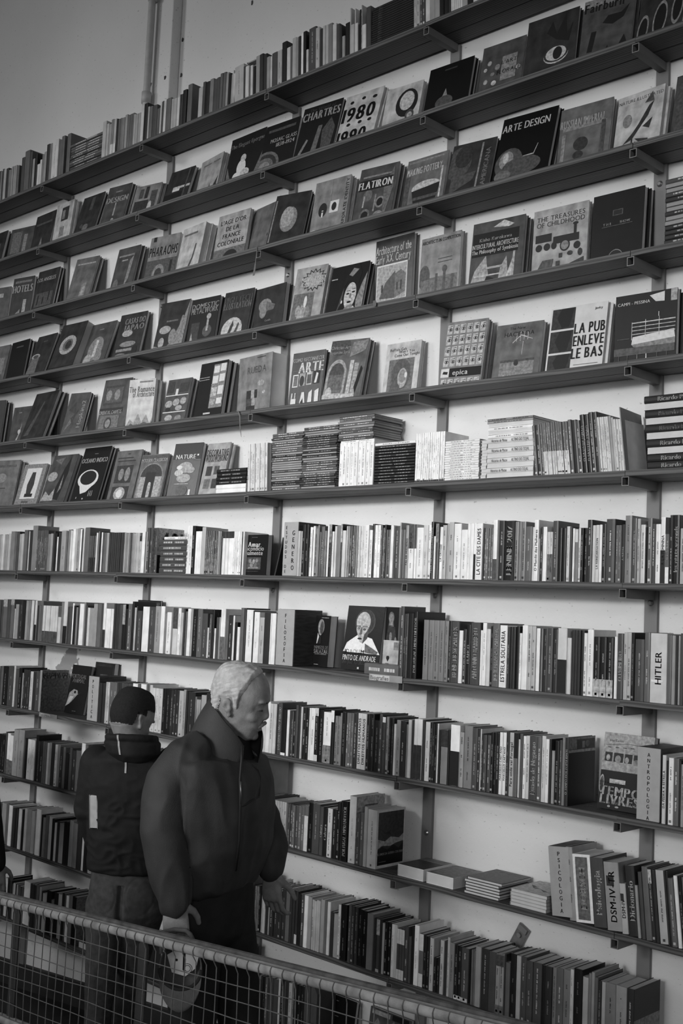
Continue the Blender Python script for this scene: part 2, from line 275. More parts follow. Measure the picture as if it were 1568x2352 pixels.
# ================================================================ books
UPRIGHT={
1:"""-6253 28.0 191 3;-6225 17.6 185 5;-6207 16.6 195 2;-6190 27.6 189 7;-6163 26.6 189 2;-6136 32.0 173 5;-6100 18.6 184 6;-6081 18.6 184 6;-6063 18.6 184 6;-6045 32.0 175 4;-5991 32.0 212 3;*-5951 55.1 239 4;-5895 26.0 223 3;-5867 26.7 174 6;-5840 27.4 195 1;-5809 28.1 127 8;-5781 19.2 148 8;-5762 17.7 176 5;-5744 29.2 185 6;-5715 31.7 221 2;-5684 28.9 218 5;*-5655 63.9 227 8 t;-5591 29.5 215 4;-5562 32.0 230 4;-5504 35.8 228 4;-5154 34.0 204 7;-5119 22.2 184 7;-5097 20.7 176 6;-5076 22.0 196 5 l8.3;-5054 24.5 193 7 l8.3;-5030 17.4 186 1;-5012 16.0 182 4;-4996 16.0 182 4;-4981 29.2 178 5;-4952 21.4 188 6;-4930 19.7 180 4;-4910 19.7 180 4;-4891 19.7 180 4;-4871 14.3 169 7;-4857 24.1 165 6;-4833 21.9 165 6;-4811 27.2 197 8;-4784 32.0 200 1;-4751 14.7 176 7;-4737 26.0 172 4;-4711 38.6 170 3;-4672 14.8 144 4;-4657 13.2 144 4;-4644 11.9 170 8;-4632 14.3 172 3;-4618 21.3 168 8;*-4597 43.0 172 4;-4554 17.9 162 7;-4536 27.0 157 7;-4509 22.4 157 8;-4487 12.2 165 3;-4475 11.3 165 3;-4464 32.0 180 1;-4422 35.0 195 4;-4338 32.0 156 7;-4304 19.7 174 3;-4284 32.0 168 1;-4252 28.8 173 5;-4224 24.9 165 3;-4199 23.8 165 3;-4175 20.4 178 4;-4154 20.4 178 4;-4134 20.3 171 6;-4114 19.5 160 1;-4094 15.4 152 6;-4074 8.0 167 8 a-3;-4078 11.5 151 9;*-4062 64.9 177 7 a-3 t;-3998 12.2 162 3 a-3;-3986 24.9 158 8 a-3;-3961 13.4 150 4 a-3;-3948 16.7 151 8 a-3;-3931 18.0 141 1 a-3;-3912 26.4 185 6 a-3;-3886 24.9 186 2 a-3;-3861 24.1 179 2 a-3;-3837 22.6 157 6 a-3;-3815 12.9 155 8 a-3;*-3802 35.2 164 3 a-3;-3767 30.3 165 7 a-3 t;*-3736 31.5 195 1 a-3;-3705 23.1 160 8 a-3;-3682 13.1 162 4 a-3;-3668 24.7 193 7 a-3;-3644 15.4 189 6 a-3;-3628 14.8 189 2 a-3;-3613 15.2 199 9 a-3;-3598 19.4 201 1 a-3;-3579 13.7 111 8 a-3;*-3562 44.9 202 3 a-3 t;-3518 23.7 191 7 a-3 t;-3494 20.6 179 2 a-3;-3474 17.0 185 7 a-3;-3457 17.0 185 7 a-3;-3440 24.4 183 5 a-3;-3416 23.0 175 8 a-3;-3393 20.0 167 3 a-3;-3373 15.4 152 2 a-3;-3358 16.9 100 6 a-3;-3340 28.7 153 1 a-3;-3310 8.0 211 7 a-3;-3309 23.2 134 7 a-3;-3284 5.6 202 8 a-3;-3280 14.4 133 8 a-3;-3266 8.9 124 2 a-3;-3256 11.5 186 1 a-3;-3244 5.6 203 7 a-3 t;-3240 22.1 111 8 a-3;*-3216 27.2 181 3 a-3;-2955 16.3 170 7 a-3 t;-2938 16.3 170 7 a-3 t;-2922 14.4 159 3 a-3 t;-2908 14.4 159 3 a-3 t;-2894 23.2 149 8 a-3;-2871 25.6 140 6 a-3;-2845 25.6 140 6 a-3;-2820 21.6 122 1 a-3;-2798 21.6 122 1 a-3;-2777 14.3 103 2 a-3;-2763 9.4 98 8 a-3;-2754 9.4 98 8 a-3;-2744 9.4 98 8 a-3;-2735 9.4 98 8 a-3;-2725 9.4 98 8 a-3;-2716 9.4 98 8 a-3;-2707 23.3 77 6 a-3;-2684 27.7 69 1 a-3;-2656 10.3 59 8 a-3;-2646 10.3 59 8 a-3;-2636 10.3 59 8 a-3;-2626 10.3 59 8 a-3;-2616 31.6 45 5 a-3""",
6:"""-3829 15.9 213 8 a-3 t;-3813 15.9 213 8 a-3 t;-3798 15.9 213 8 a-3 t;-3782 15.9 213 8 a-3 t;-3766 15.9 213 8 a-3 t;-3750 15.9 213 8 a-3 t;-3734 15.9 213 8 a-3 t;-3718 15.9 213 8 a-3 t;*-3702 27.3 207 3 a-3;-3269 21.2 180 9 t;-3248 21.2 180 9 t;-3227 21.2 180 9 t;-3206 21.2 180 9 t;-3185 21.2 180 9 t;-3163 21.2 180 9 t;*-3142 21.2 180 9 t;*-3121 21.2 180 9 t;*-3100 21.2 180 9 t;-2859 10.1 189 9 t l2.04;-2849 10.1 189 9 t l2.04;-2839 10.1 189 9 t l2.04;-2829 10.1 189 9 t l2.04;-2818 10.1 189 9 t l2.04;-2808 10.1 189 9 t l2.04;-2798 10.1 189 9 t l2.04;-2788 10.1 189 9 t l2.04;-2778 10.1 189 9 t l2.04;-2768 10.1 189 9 t l2.04;-2758 10.1 189 9 t l2.04;-2748 10.1 189 9 t l2.04;-2737 10.1 189 9 t l2.04;-2727 10.1 189 9 t l2.04;-2303 12.2 179 4 a-6.8 t;*-2290 18.2 181 2 a-6.8 t;-2272 9.3 181 4 a-6.8 t;-2263 9.0 186 4 a-6.8 t l8.45;-2254 9.0 186 4 a-6.8 t l8.45;-2245 9.0 186 4 a-6.8 t l8.45;-2236 9.0 186 4 a-6.8 t l8.45;-2227 9.0 186 4 a-6.8 t l8.45;-2217 9.0 186 4 a-6.8 t l8.45;-2208 9.0 186 4 a-6.8 t l8.45;-2199 9.0 186 4 a-6.8 t l8.45;-2191 11.1 184 4 a-6.8 t l8.45;-2179 11.1 184 4 a-6.8 t l8.45;-2168 11.1 184 4 a-6.8 t l8.45;*-2157 13.5 189 4 a-6.8 t;*-2144 21.2 186 1 a-6.8;*-2123 15.3 183 3 a-6.8 t;*-2107 17.1 202 1 a-6.8 'O SATELITE ESPIAO;*-2090 17.0 202 1 a-6.8 'O SATELITE ESPIAO;*-2072 16.8 207 2 a-6.8 t;*-2056 16.8 207 2 a-6.8 t;-2040 8.5 188 8 a-6.8 t;-2031 8.5 188 8 a-6.8 t;-2023 8.5 188 8 a-6.8 t;-2014 8.5 188 8 a-6.8 t;-2006 8.5 188 8 a-6.8 t;-1997 10.2 189 6 a-6.8;-1987 8.7 183 7 a-6.8;-1979 9.4 176 8 a-6.8 t;-1969 9.4 176 8 a-6.8 t;-1960 9.4 176 8 a-6.8 t""",
7:"""-5954 21.8 202 6;-5932 15.8 199 7;-5917 23.6 202 8;-5893 19.6 202 6;-5873 22.4 199 6;-5851 28.3 206 7;-5823 45.2 218 5;-5778 17.2 215 4;-5761 23.8 217 3;-5736 28.3 202 6;-5708 24.1 204 7;-5684 35.5 224 4;-5648 16.7 221 3;-5631 8.3 216 8;-5623 24.3 223 2;*-5599 50.3 247 5;-5547 13.5 219 3 t;-5534 13.5 219 3 t;-5520 13.5 219 3 t;-5507 13.5 219 3 t;-5493 13.5 219 3 t;-5480 13.5 219 3 t;-5466 13.5 219 3 t;-5453 13.5 219 3 t;-5438 26.5 199 5;-5412 23.9 201 6;-5388 17.5 213 2;-5370 19.2 203 1;-5349 11.6 183 9;-5338 32.0 207 2;*-5306 45.4 214 6 t;-5261 16.5 211 4;-5244 25.4 220 5;-5219 19.4 215 8;-5200 25.1 222 9;-5175 22.5 224 7;-5152 19.1 226 6 t;-5133 18.2 221 9;-5115 14.8 218 2;-5100 13.9 225 8;*-5086 43.2 229 4;-5041 12.4 185 3 l2.4;-5029 12.4 185 3 l2.4;-5016 12.4 185 3 l2.4;-5004 12.4 185 3 l2.4;-4991 11.5 185 3 l2.4;-4980 13.5 200 8;-4967 11.9 207 4;-4955 16.6 207 1;-4938 11.0 202 9;-4927 11.8 202 2;-4915 23.5 200 4;-4891 21.8 199 6;-4870 16.7 199 2;-4853 16.7 199 2;-4836 16.7 199 2;-4819 16.7 199 2;-4803 16.7 199 2;-4786 16.7 199 2;-4769 16.7 199 2;-4752 16.7 199 2;-4736 15.0 198 6;-4721 15.0 197 5;-4706 14.9 197 6;-4691 8.9 197 4;-4682 9.6 197 2;-4672 11.1 197 5;-4661 19.8 194 6;-4641 8.0 196 7;-4641 30.8 196 7;-4610 17.3 181 7 u2.15 t;-4593 27.5 200 9;-4565 6.5 200 3;-4559 12.0 200 6;-4547 20.1 219 3 t;*-4526 21.4 219 3 t s7;*-4486 22.6 218 3 t s8;-4241 20.5 224 9 t;-4220 20.5 224 9 t;-4200 21.6 223 1 t;-4177 16.0 197 9;-4161 16.0 197 9;-4145 15.2 197 9;*-4130 27.6 216 7;-4102 12.8 198 3 t l5.35;-4089 12.8 198 3 t l5.35;-4076 12.8 198 3 t l5.35;-4063 12.8 198 3 t l5.35;-4050 12.8 198 3 t l5.35;-4037 12.8 198 3 t l5.35;-4025 12.8 198 3 t l5.35;-4012 11.2 196 6;-4000 9.3 195 5;-3990 11.5 172 1;-3979 19.6 194 9 u2.16;-3959 19.6 194 9 u2.16;-3939 19.6 194 9 u2.16;-3920 19.6 194 9 u2.16;-3900 9.9 193 9 t;-3890 9.9 193 9 t;-3880 9.9 193 9 t;-3871 9.9 193 9 t;-3861 9.9 193 9 t;-3851 6.0 191 1;-3845 9.5 192 9;-3493 15.1 190 7;-3478 13.6 189 6;-3465 19.5 217 1 t;-3445 19.5 217 1 t;-3423 8.0 120 3;-3420 15.9 205 9 t;-3404 3.2 194 4;-3401 12.6 209 9;-3388 16.8 199 5 t;-3372 8.9 212 5;-3362 7.6 184 4;-3354 19.2 206 4 'MAOS DE LUZ;-3335 11.9 189 5 t;-3323 7.1 189 2;-3316 9.8 209 9;-3306 16.9 214 1 u6.35 t;-3288 11.0 185 9 t;-3277 12.7 207 8;*-3265 26.2 210 5;-3239 9.0 215 1 u7.35 t;-3229 18.9 188 8;-3210 9.0 206 7;-3201 13.9 206 5 t;-3187 11.8 206 3 t;-3175 11.8 206 3 t;-3164 11.8 206 3 t;-3152 7.3 206 6;-3144 12.9 205 8 t;-3131 12.9 205 8 t;-3119 12.9 205 8 t;*-3106 21.6 208 9 t;-3083 18.4 188 9 t;-3065 12.8 212 0 t;-3052 15.1 207 9 t;-3037 15.1 207 9 t;-3022 10.3 206 3 t;-3011 10.3 196 4 t;-3001 9.3 208 1 t;-2991 7.0 188 4;-2984 15.3 188 3 t;-2970 16.2 205 9;-2953 6.9 200 3;*-2946 24.7 200 3 t;-2922 7.3 215 7;-2914 7.6 187 4;-2907 7.6 187 4;-2899 7.6 187 4;-2892 15.8 204 6 'FALAR MULHERES;*-2876 26.8 207 9 u3.45 t;-2847 11.0 207 9 u3.45;*-2836 33.1 194 9 t;*-2803 24.1 203 8 t;-2779 14.8 204 9 t;-2765 13.4 215 1 'QUEM TEM MEDO DOS FEMINISMOS;-2750 9.2 160 9;*-2741 16.3 208 3 u5.35;-2724 14.9 195 9 'LA CROISEE;*-2709 19.1 201 7 t;-2690 10.6 206 6;*-2680 24.0 212 7 t;*-2656 33.3 206 9 t;*-2622 28.8 183 9 t;-2594 13.5 206 9 t;*-2580 17.5 205 9;-2563 10.1 207 9 l1.45;*-2553 30.2 205 9 'LA CITE DES DAMES;-2522 6.8 188 2;-2515 10.2 187 4 t;-2505 10.2 187 4 t;-2495 10.2 187 4 t;-2485 9.6 187 4 t;*-2475 18.5 216 9 l3.35;-2456 7.8 213 4;*-2449 24.5 213 2 t;*-2424 42.3 212 1 'LENINE 2017;*-2382 16.8 208 5 t;*-2365 12.9 208 5;*-2352 16.6 208 5 t;*-2335 28.0 190 4 t;-2307 7.4 188 8;*-2300 18.5 213 9 'O Mundo das Mulheres;-2281 7.0 147 6;-2273 9.5 188 2 t;*-2264 16.8 188 9;-2247 8.0 170 7;-2244 11.3 170 8 t l4.55;-2233 10.7 170 8 t l4.55;*-2222 23.2 208 3 t;*-2198 15.0 183 1;*-2183 15.0 183 1;*-2168 14.0 188 8 t;-2154 8.7 187 3;-2145 3.5 186 2;-2142 8.0 181 9;-2134 12.5 178 5 u8.25;-2121 10.7 182 8 t;*-2111 12.4 182 1 t;*-2098 12.4 182 1 t;*-2086 19.8 209 2 t;*-2066 12.5 190 8;*-2054 13.5 191 8 'LA REINCARNATION;-2040 11.1 192 9;*-2029 15.7 194 1 t;*-2014 34.1 210 3 t;*-1979 12.0 189 4 t;*-1968 12.0 189 4 t;*-1956 12.0 191 2 'A MULHER;*-1944 25.8 220 5 t;*-1918 19.2 211 3 t;*-1899 11.8 209 7 t;*-1887 17.7 189 8 t;-1869 5.4 181 1;*-1864 17.9 210 4 t;*-1846 13.1 191 3 t;*-1833 18.0 190 9 t;*-1815 17.3 212 9 l1.5 'A LA FEMININA;*-1798 13.5 210 4 u1.25 l9.25 'True Religion;*-1784 11.6 218 2 t;*-1773 24.2 218 0 'les etats seconds;*-1748 21.0 175 7 t;-1727 9.0 179 3;-1718 30.0 179 8""",
8:"""-5905 24.4 210 3;-5880 24.4 210 3;-5856 43.5 214 4 u6.2;-5813 35.4 212 3;-5777 36.1 216 4 u6.15;-5738 15.4 165 7;-5722 32.0 190 6;-5677 25.1 211 2 t;-5652 18.5 215 1;-5633 18.5 215 1;-5615 24.8 213 6;-5590 25.6 214 5;-5564 27.2 215 8;-5537 11.8 215 4;-5525 19.8 216 8 l1.4;-5504 22.4 190 2;-5481 23.5 191 4;-5458 15.1 215 4;-5441 24.0 192 8 l3.3;-5417 24.0 192 8 l3.3;-5394 24.0 192 8 l3.3;-5370 24.0 192 8 l3.3;-5346 24.0 192 8 l3.3;-5322 24.0 192 8 l3.3;-5294 29.7 136 8;-5264 25.5 214 5;-5239 33.7 219 8 l1.42;-5204 15.1 193 2;-5189 25.8 195 3;-5163 16.6 212 9;-5146 19.0 201 1;-5127 18.4 193 5;-5108 14.2 203 2;*-5094 39.1 212 9;-5055 14.6 220 5;-5040 20.1 205 3;-5019 22.4 194 8;-4996 32.0 193 6;-4964 34.0 216 6;-4930 32.9 217 4;-4897 15.6 218 3;-4882 23.3 223 9 l2.4;-4857 22.5 195 9;-4835 22.5 195 9;-4812 21.2 195 9;-4791 16.1 222 2;-4775 16.1 222 2;-4759 16.1 222 2;-4742 28.5 219 3;-4714 23.8 220 1 u6.45;-4689 19.4 199 1;*-4670 32.0 225 4 t;-4635 16.1 237 1;-4617 18.2 208 7;-4600 8.0 215 2;-4599 12.3 194 1;-4587 32.0 194 3 t;*-4550 53.4 215 9;*-4496 49.2 216 3 t;*-4447 41.7 220 6 t;*-4406 31.0 221 9;-4373 17.1 189 5;*-4356 35.3 195 9 t;-4321 11.2 196 5;*-4310 35.6 218 8 u3.45;-4274 21.3 217 9 t;-4252 19.1 197 7;-4233 11.9 215 2;-4220 8.9 203 4;-4211 8.3 203 4;-4203 24.8 216 9;-4178 13.0 216 6;*-4165 33.6 217 1 t;*-4132 35.2 218 4 t;*-4096 38.0 199 3 t;-4055 12.0 136 8;-4043 19.2 197 3 t;-4024 15.6 218 1;-4005 10.4 135 9;-3994 18.6 185 3;-3976 10.8 186 6;-3965 16.2 224 9 l4.45;-3949 16.2 224 9 l4.45;-3930 18.5 174 4;*-3912 31.4 198 2 t;-3881 10.8 197 9;-3869 17.9 168 1;-3850 17.6 148 9;*-3832 23.7 233 4;-3809 14.7 233 2;*-3794 45.5 226 9 t;-3748 6.9 223 2;*-3741 34.5 218 9 t;*-3705 30.6 196 7 t;*-3675 39.5 218 2;*-3635 32.0 216 9;-3635 8.0 216 9;*-2902 19.3 270 3 t;-2882 8.9 242 2 'ALVARO CUNHAL;-2873 10.3 243 3 'ALVARO CUNHAL;*-2863 27.5 245 1;*-2836 20.2 252 1 d9 'PORTUGAL EMPREENDEDOR;*-2785 25.5 223 5 t;*-2759 25.5 223 5 t;*-2734 25.5 223 5 t;*-2708 25.5 223 5 t;*-2683 17.8 223 5 t;*-2665 13.7 223 1 t;*-2651 36.4 222 3 'RENE DESCARTES;*-2614 17.6 191 9;*-2597 15.3 197 2 t;*-2582 20.5 214 1 'FRANCO;*-2561 42.4 223 3 'ANTONIO BARRETO;-2518 8.7 196 9;*-2510 17.8 223 9 t;*-2491 17.3 202 8;*-2474 14.7 213 1 t;*-2460 28.0 224 4 'JOEY BRAGA SANTOS;*-2432 31.7 218 9 'ESTRELA SOLITARIA;-2400 10.7 213 2 t;*-2389 13.5 214 1;*-2376 13.1 214 2;*-2362 14.1 218 1;-2348 10.0 194 9 t;*-2338 23.7 222 9;*-2314 17.3 221 7 t;*-2297 17.3 221 7 t;*-2279 16.1 214 9;-2263 6.8 214 2;-2257 7.5 214 5;*-2249 17.9 214 2 t;*-2231 22.5 217 3 t;*-2209 18.7 215 2 t;*-2190 37.0 219 8 l1.52;*-2152 16.4 188 8;*-2136 12.4 215 2;*-2124 12.4 215 2;*-2112 12.4 215 2;*-2099 12.4 215 2;*-2087 12.5 207 9 t;*-2074 24.1 219 9 t;*-2050 25.2 197 1 l7.3 t;*-2025 25.2 197 1 l7.3 t;*-2000 25.2 197 1 l7.3 t;*-1974 12.3 201 9;*-1962 22.3 212 3 'O PRIMEIRO;*-1940 15.1 217 7 t;*-1925 15.1 217 7 t;*-1910 12.0 217 1 t;*-1898 34.1 197 3 t;*-1864 20.6 220 4 t;*-1843 58.5 219 8 'HITLER;*-1785 16.6 216 4;*-1768 12.8 215 6;-1755 7.1 214 2;-1748 7.9 215 6;*-1740 11.8 223 3;*-1728 8.4 218 8;*-1720 13.9 219 2;-1706 30.0 219 5""",
9:"""-5854 21.1 211 3;-5832 22.7 213 4;*-5810 48.4 214 1 t;*-5761 61.9 218 3 t;-5699 17.2 222 8;-5681 35.8 206 3;-5646 32.3 215 1 t;-5612 14.9 190 6;-5597 22.5 210 2 t;-5574 22.5 210 2 t;-5552 22.5 210 2 t;-5529 29.1 204 8 t;-5500 25.8 204 2;-5474 41.1 206 3 t;*-5433 21.6 217 6 s4 d5;-4877 28.6 195 2;-4849 28.6 195 2;-4820 16.7 203 7;-4803 15.3 203 8 t;*-4788 36.1 206 4 t;-4752 28.3 206 4 t;-4724 16.6 206 2;-4707 16.6 206 2;-4690 30.3 207 3 t;-4660 30.3 207 3 t;-4630 30.3 207 3 t;-4599 21.6 213 9 t;-4578 21.6 213 9 t;-4556 23.8 213 4;*-4532 44.2 216 9 t;-4488 13.4 218 4;-4475 13.4 218 4;-4461 21.5 217 8;-4439 27.0 205 8 t;-4412 27.0 205 8 t;-4385 27.0 205 8 t;-4358 24.8 208 1 t;*-4333 38.2 210 1 t;-4294 20.3 207 2 t;-4274 20.3 207 2 t;-4254 20.3 207 2 t;*-4233 34.1 208 7 t;-4200 17.5 216 6 t;-4182 13.2 211 1;*-4169 52.2 210 2 t;-4115 11.4 191 5;-4103 14.9 180 7;-4088 14.1 180 7;*-4074 35.7 202 7;*-4039 25.3 212 2;-4013 20.1 207 4;*-3993 32.0 209 3;-3688 23.0 192 5;*-3665 29.8 189 8;*-3635 24.9 212 9;-3610 19.3 206 8 t;-3590 20.1 207 8;-3570 8.0 207 1;*-3563 25.3 214 3 'O PEQUENO LIVRO VERMELHO;*-3536 27.7 189 1 l9.06;-3508 16.2 189 9;-3492 13.1 186 2;-3479 11.7 186 3 t;-3467 14.7 187 1 t;-3453 14.6 213 3;-3438 16.3 212 2;-3422 9.4 210 8;-3412 18.2 208 1 t;-3394 18.2 208 1 t;-3376 9.3 209 9;*-3366 25.9 210 9 t;*-3340 22.0 213 1 u8.15 l8.12 t;*-3318 26.8 208 1 t;*-3291 44.1 202 9 l5.35 t;*-3247 18.2 212 1 u9.22;-3228 16.4 192 5 t;-3212 16.4 192 5 t;-3196 9.2 206 5;*-3187 21.8 212 1 t;-3165 14.0 210 4 t;-3151 14.0 210 4 t;-3137 14.0 210 4 t;*-3123 21.4 211 2 t;*-3101 23.5 215 8 'DIREITOS HUMANOS;*-3078 23.5 215 8 'DIREITOS HUMANOS;*-3054 16.4 216 1 t;-3038 5.9 217 1;*-3032 16.7 218 1 t;*-3015 28.0 196 1 t;*-2987 15.7 221 3 t;*-2971 16.7 213 3 u9.1 'CAOS;-2954 14.8 215 6 t;-2939 12.1 212 1 t;-2927 13.6 212 2 t;-2913 10.9 192 9;*-2902 21.8 208 6 t;*-2880 28.8 207 2 t;-2851 10.7 197 5;*-2841 16.7 215 8;-2824 12.8 216 2;*-2812 16.6 221 9 l2.57;*-2795 23.5 223 9 l2.57;-2771 12.6 221 2;*-2759 22.2 216 8 t;*-2736 14.8 216 1 t;-2722 11.1 214 1 t;-2710 11.1 214 1 t;-2699 6.8 215 8;-2692 8.5 193 1;*-2683 33.7 196 5 u2.32;-2650 10.1 198 1;*-2640 43.2 218 9 l1.57;*-2593 17.6 196 6 t;*-2575 37.4 221 5 t;*-2538 24.2 217 3 t;-2514 10.9 217 2 t;-2503 5.5 216 8 t;-2497 7.5 200 2 t;*-2489 16.2 198 3 t;*-2473 16.2 198 3 t;*-2457 12.9 210 1 t;*-2444 12.9 210 1 t;*-2431 12.9 210 1 t;*-2418 14.1 214 9 'MARCELLO CAETANO;*-2404 14.1 214 9 'MARCELLO CAETANO;*-2390 13.9 219 2 t;*-2376 19.0 218 7 'Para onde vai Portugal;*-2357 16.3 219 4 u1.4;-2340 9.7 198 8;-2331 5.3 218 4;-2326 5.3 218 4;*-2320 12.9 212 9 t;*-2307 14.1 214 8 t;*-2293 34.4 215 3 'Estado de Negacao;*-2259 16.4 216 4 t;*-2242 16.6 221 8 t;*-2226 14.0 212 9 t;-2212 9.3 213 2;-2202 12.4 176 6;*-2189 17.8 210 1 t;-2171 10.1 214 3 t;*-2162 11.3 223 5;*-2150 14.6 225 2 s1 dA 'O TEMPO DOS POPULISMOS;*-1793 14.0 211 8 'DA PEDRA A ESTRELA;-1779 6.5 195 1;*-1773 18.2 205 9 t;*-1755 19.1 206 4 t;-1735 6.3 200 2;*-1729 12.6 190 6 t;*-1716 10.5 203 3;-1706 30.0 204 7""",
10:"""-5817 26.6 205 1 t;-5790 26.6 205 1 t;-5764 25.9 205 1 t;-5738 16.2 224 3;-5721 29.5 219 9 l4.36;-5691 32.0 210 9 l4.36;*-5653 48.3 248 6 t;*-5604 56.6 251 6 t;-5545 11.5 210 3;-5533 24.9 211 1;-5508 39.3 210 9 t;-5469 32.0 210 9 t;*-5431 26.3 240 1 dB;-5403 22.8 211 2 t;-5380 22.8 211 2 t;-5357 19.4 215 4;-5337 19.4 215 4;-5318 20.5 212 8;-5297 24.2 216 6;-5273 33.0 217 2;-5239 23.9 213 8 t;-5215 21.9 214 5;-5193 31.1 204 2 t;-5162 21.6 208 4;-5138 32.0 180 1;-5103 23.2 212 3;-5079 34.5 201 2 t;-5045 24.0 205 4;-5021 22.0 205 4;*-4999 32.7 247 9;-4965 23.6 241 4;-4942 19.5 244 2;-4922 19.5 244 2;-4903 19.5 244 2;-4883 28.9 244 6;-4854 21.0 244 3;-4833 21.0 244 3;-4812 21.0 244 3;-4791 26.2 251 1;-4765 26.2 251 1;-4739 26.2 251 1;-4712 27.6 257 5;-4685 27.6 257 5;-4657 27.1 261 2;-4630 27.1 261 2;-4603 27.1 261 2;-4576 27.1 261 2;-4548 26.5 270 7;-4522 26.5 270 7;-4495 26.0 273 3;-4469 26.0 273 3;-4443 26.0 273 3;-4417 26.0 273 3;-4391 25.3 282 2;-4366 25.3 282 2;-4340 25.3 282 2;-4315 25.3 282 2;-4290 24.7 294 5;-4265 24.7 294 5;-4240 24.7 294 5;-4215 24.2 303 3;-4191 24.2 303 3;-4167 24.2 303 3;-4143 24.2 303 3;-4119 23.7 315 6;-4095 23.7 315 6;-4071 23.7 315 6;-4048 23.1 320 2;-4024 23.1 320 2;-4001 23.1 320 2;-3978 23.1 320 2;-3955 22.6 331 4;-3932 22.6 331 4;-3910 22.6 331 4;-3887 22.6 331 4;-3865 22.1 339 7;-3843 22.1 339 7;-3820 22.1 339 7;-3798 25.8 347 2;-3773 25.8 347 2;-3747 25.8 347 2;-3721 25.8 347 2;-3695 24.0 347 2;-3671 8.0 179 3;-3669 8.0 357 5;-3669 8.0 357 5;-3669 16.8 357 5;-3652 18.8 179 3;-3634 18.8 179 3;-3615 18.8 179 3;-3596 13.9 182 2;-3582 13.9 182 2;-3568 13.9 176 7 t;-3554 13.9 176 7 t;-3540 13.9 176 7 t;-3526 13.9 176 7 t;-3512 13.9 176 7 t;-3498 13.9 176 7 t;-3484 12.0 174 4;-3472 12.8 173 3 t;-3459 12.8 173 3 t;-3446 16.0 171 4 t;-3430 19.4 172 3 t;-3411 17.5 173 4 t;-3393 17.5 173 4 t;*-3376 22.0 181 4 l8.78;*-3354 25.3 197 0 t;*-3329 40.4 197 3 t;-3288 19.2 191 3 'Cultura;*-3269 24.1 188 1 'Cultura;*-3245 26.1 190 8 t;*-3218 26.7 192 1 t;*-3192 16.4 223 1 t;-3175 11.5 230 1;*-3164 30.4 231 0 'PORTUGAL EMPREENDEDOR;*-3129 37.5 256 8 t s8 dE;*-3086 20.1 197 3 t;*-3066 17.8 202 4 t;*-3048 17.8 226 7;*-3029 47.7 220 8 t s2 dC;*-2114 26.1 234 6 a-6.2 t;*-2089 66.6 216 9 a-6.2 'DORSCH;*-2022 48.9 217 3 a-6.2 'Psicologia;*-1973 54.3 212 6 a-6.2 'DSM-IV-TR;*-1921 22.8 154 7 a-6.2 'DSM-IV;*-1895 34.2 215 2 a-6.2 'Dicionario;-1863 10.3 160 6 a-6.2;*-1850 13.8 203 3 a-6.2;*-1835 21.4 222 4 a-6.2;*-1814 12.7 218 2 a-6.2 u7.2 t;*-1802 13.0 218 2 a-6.2;*-1788 28.4 220 7 a-6.2 t;-1760 7.4 223 2 a-6.2;-1752 7.4 223 2 a-6.2;*-1746 17.7 204 4 a-6.2 t;*-1728 13.2 214 9 a-6.2;*-1714 13.1 216 1 a-6.2 t;*-1701 14.5 215 4 a-6.2;-1687 11.5 218 2 a-6.2;-1675 30.0 220 7 a-6.2""",
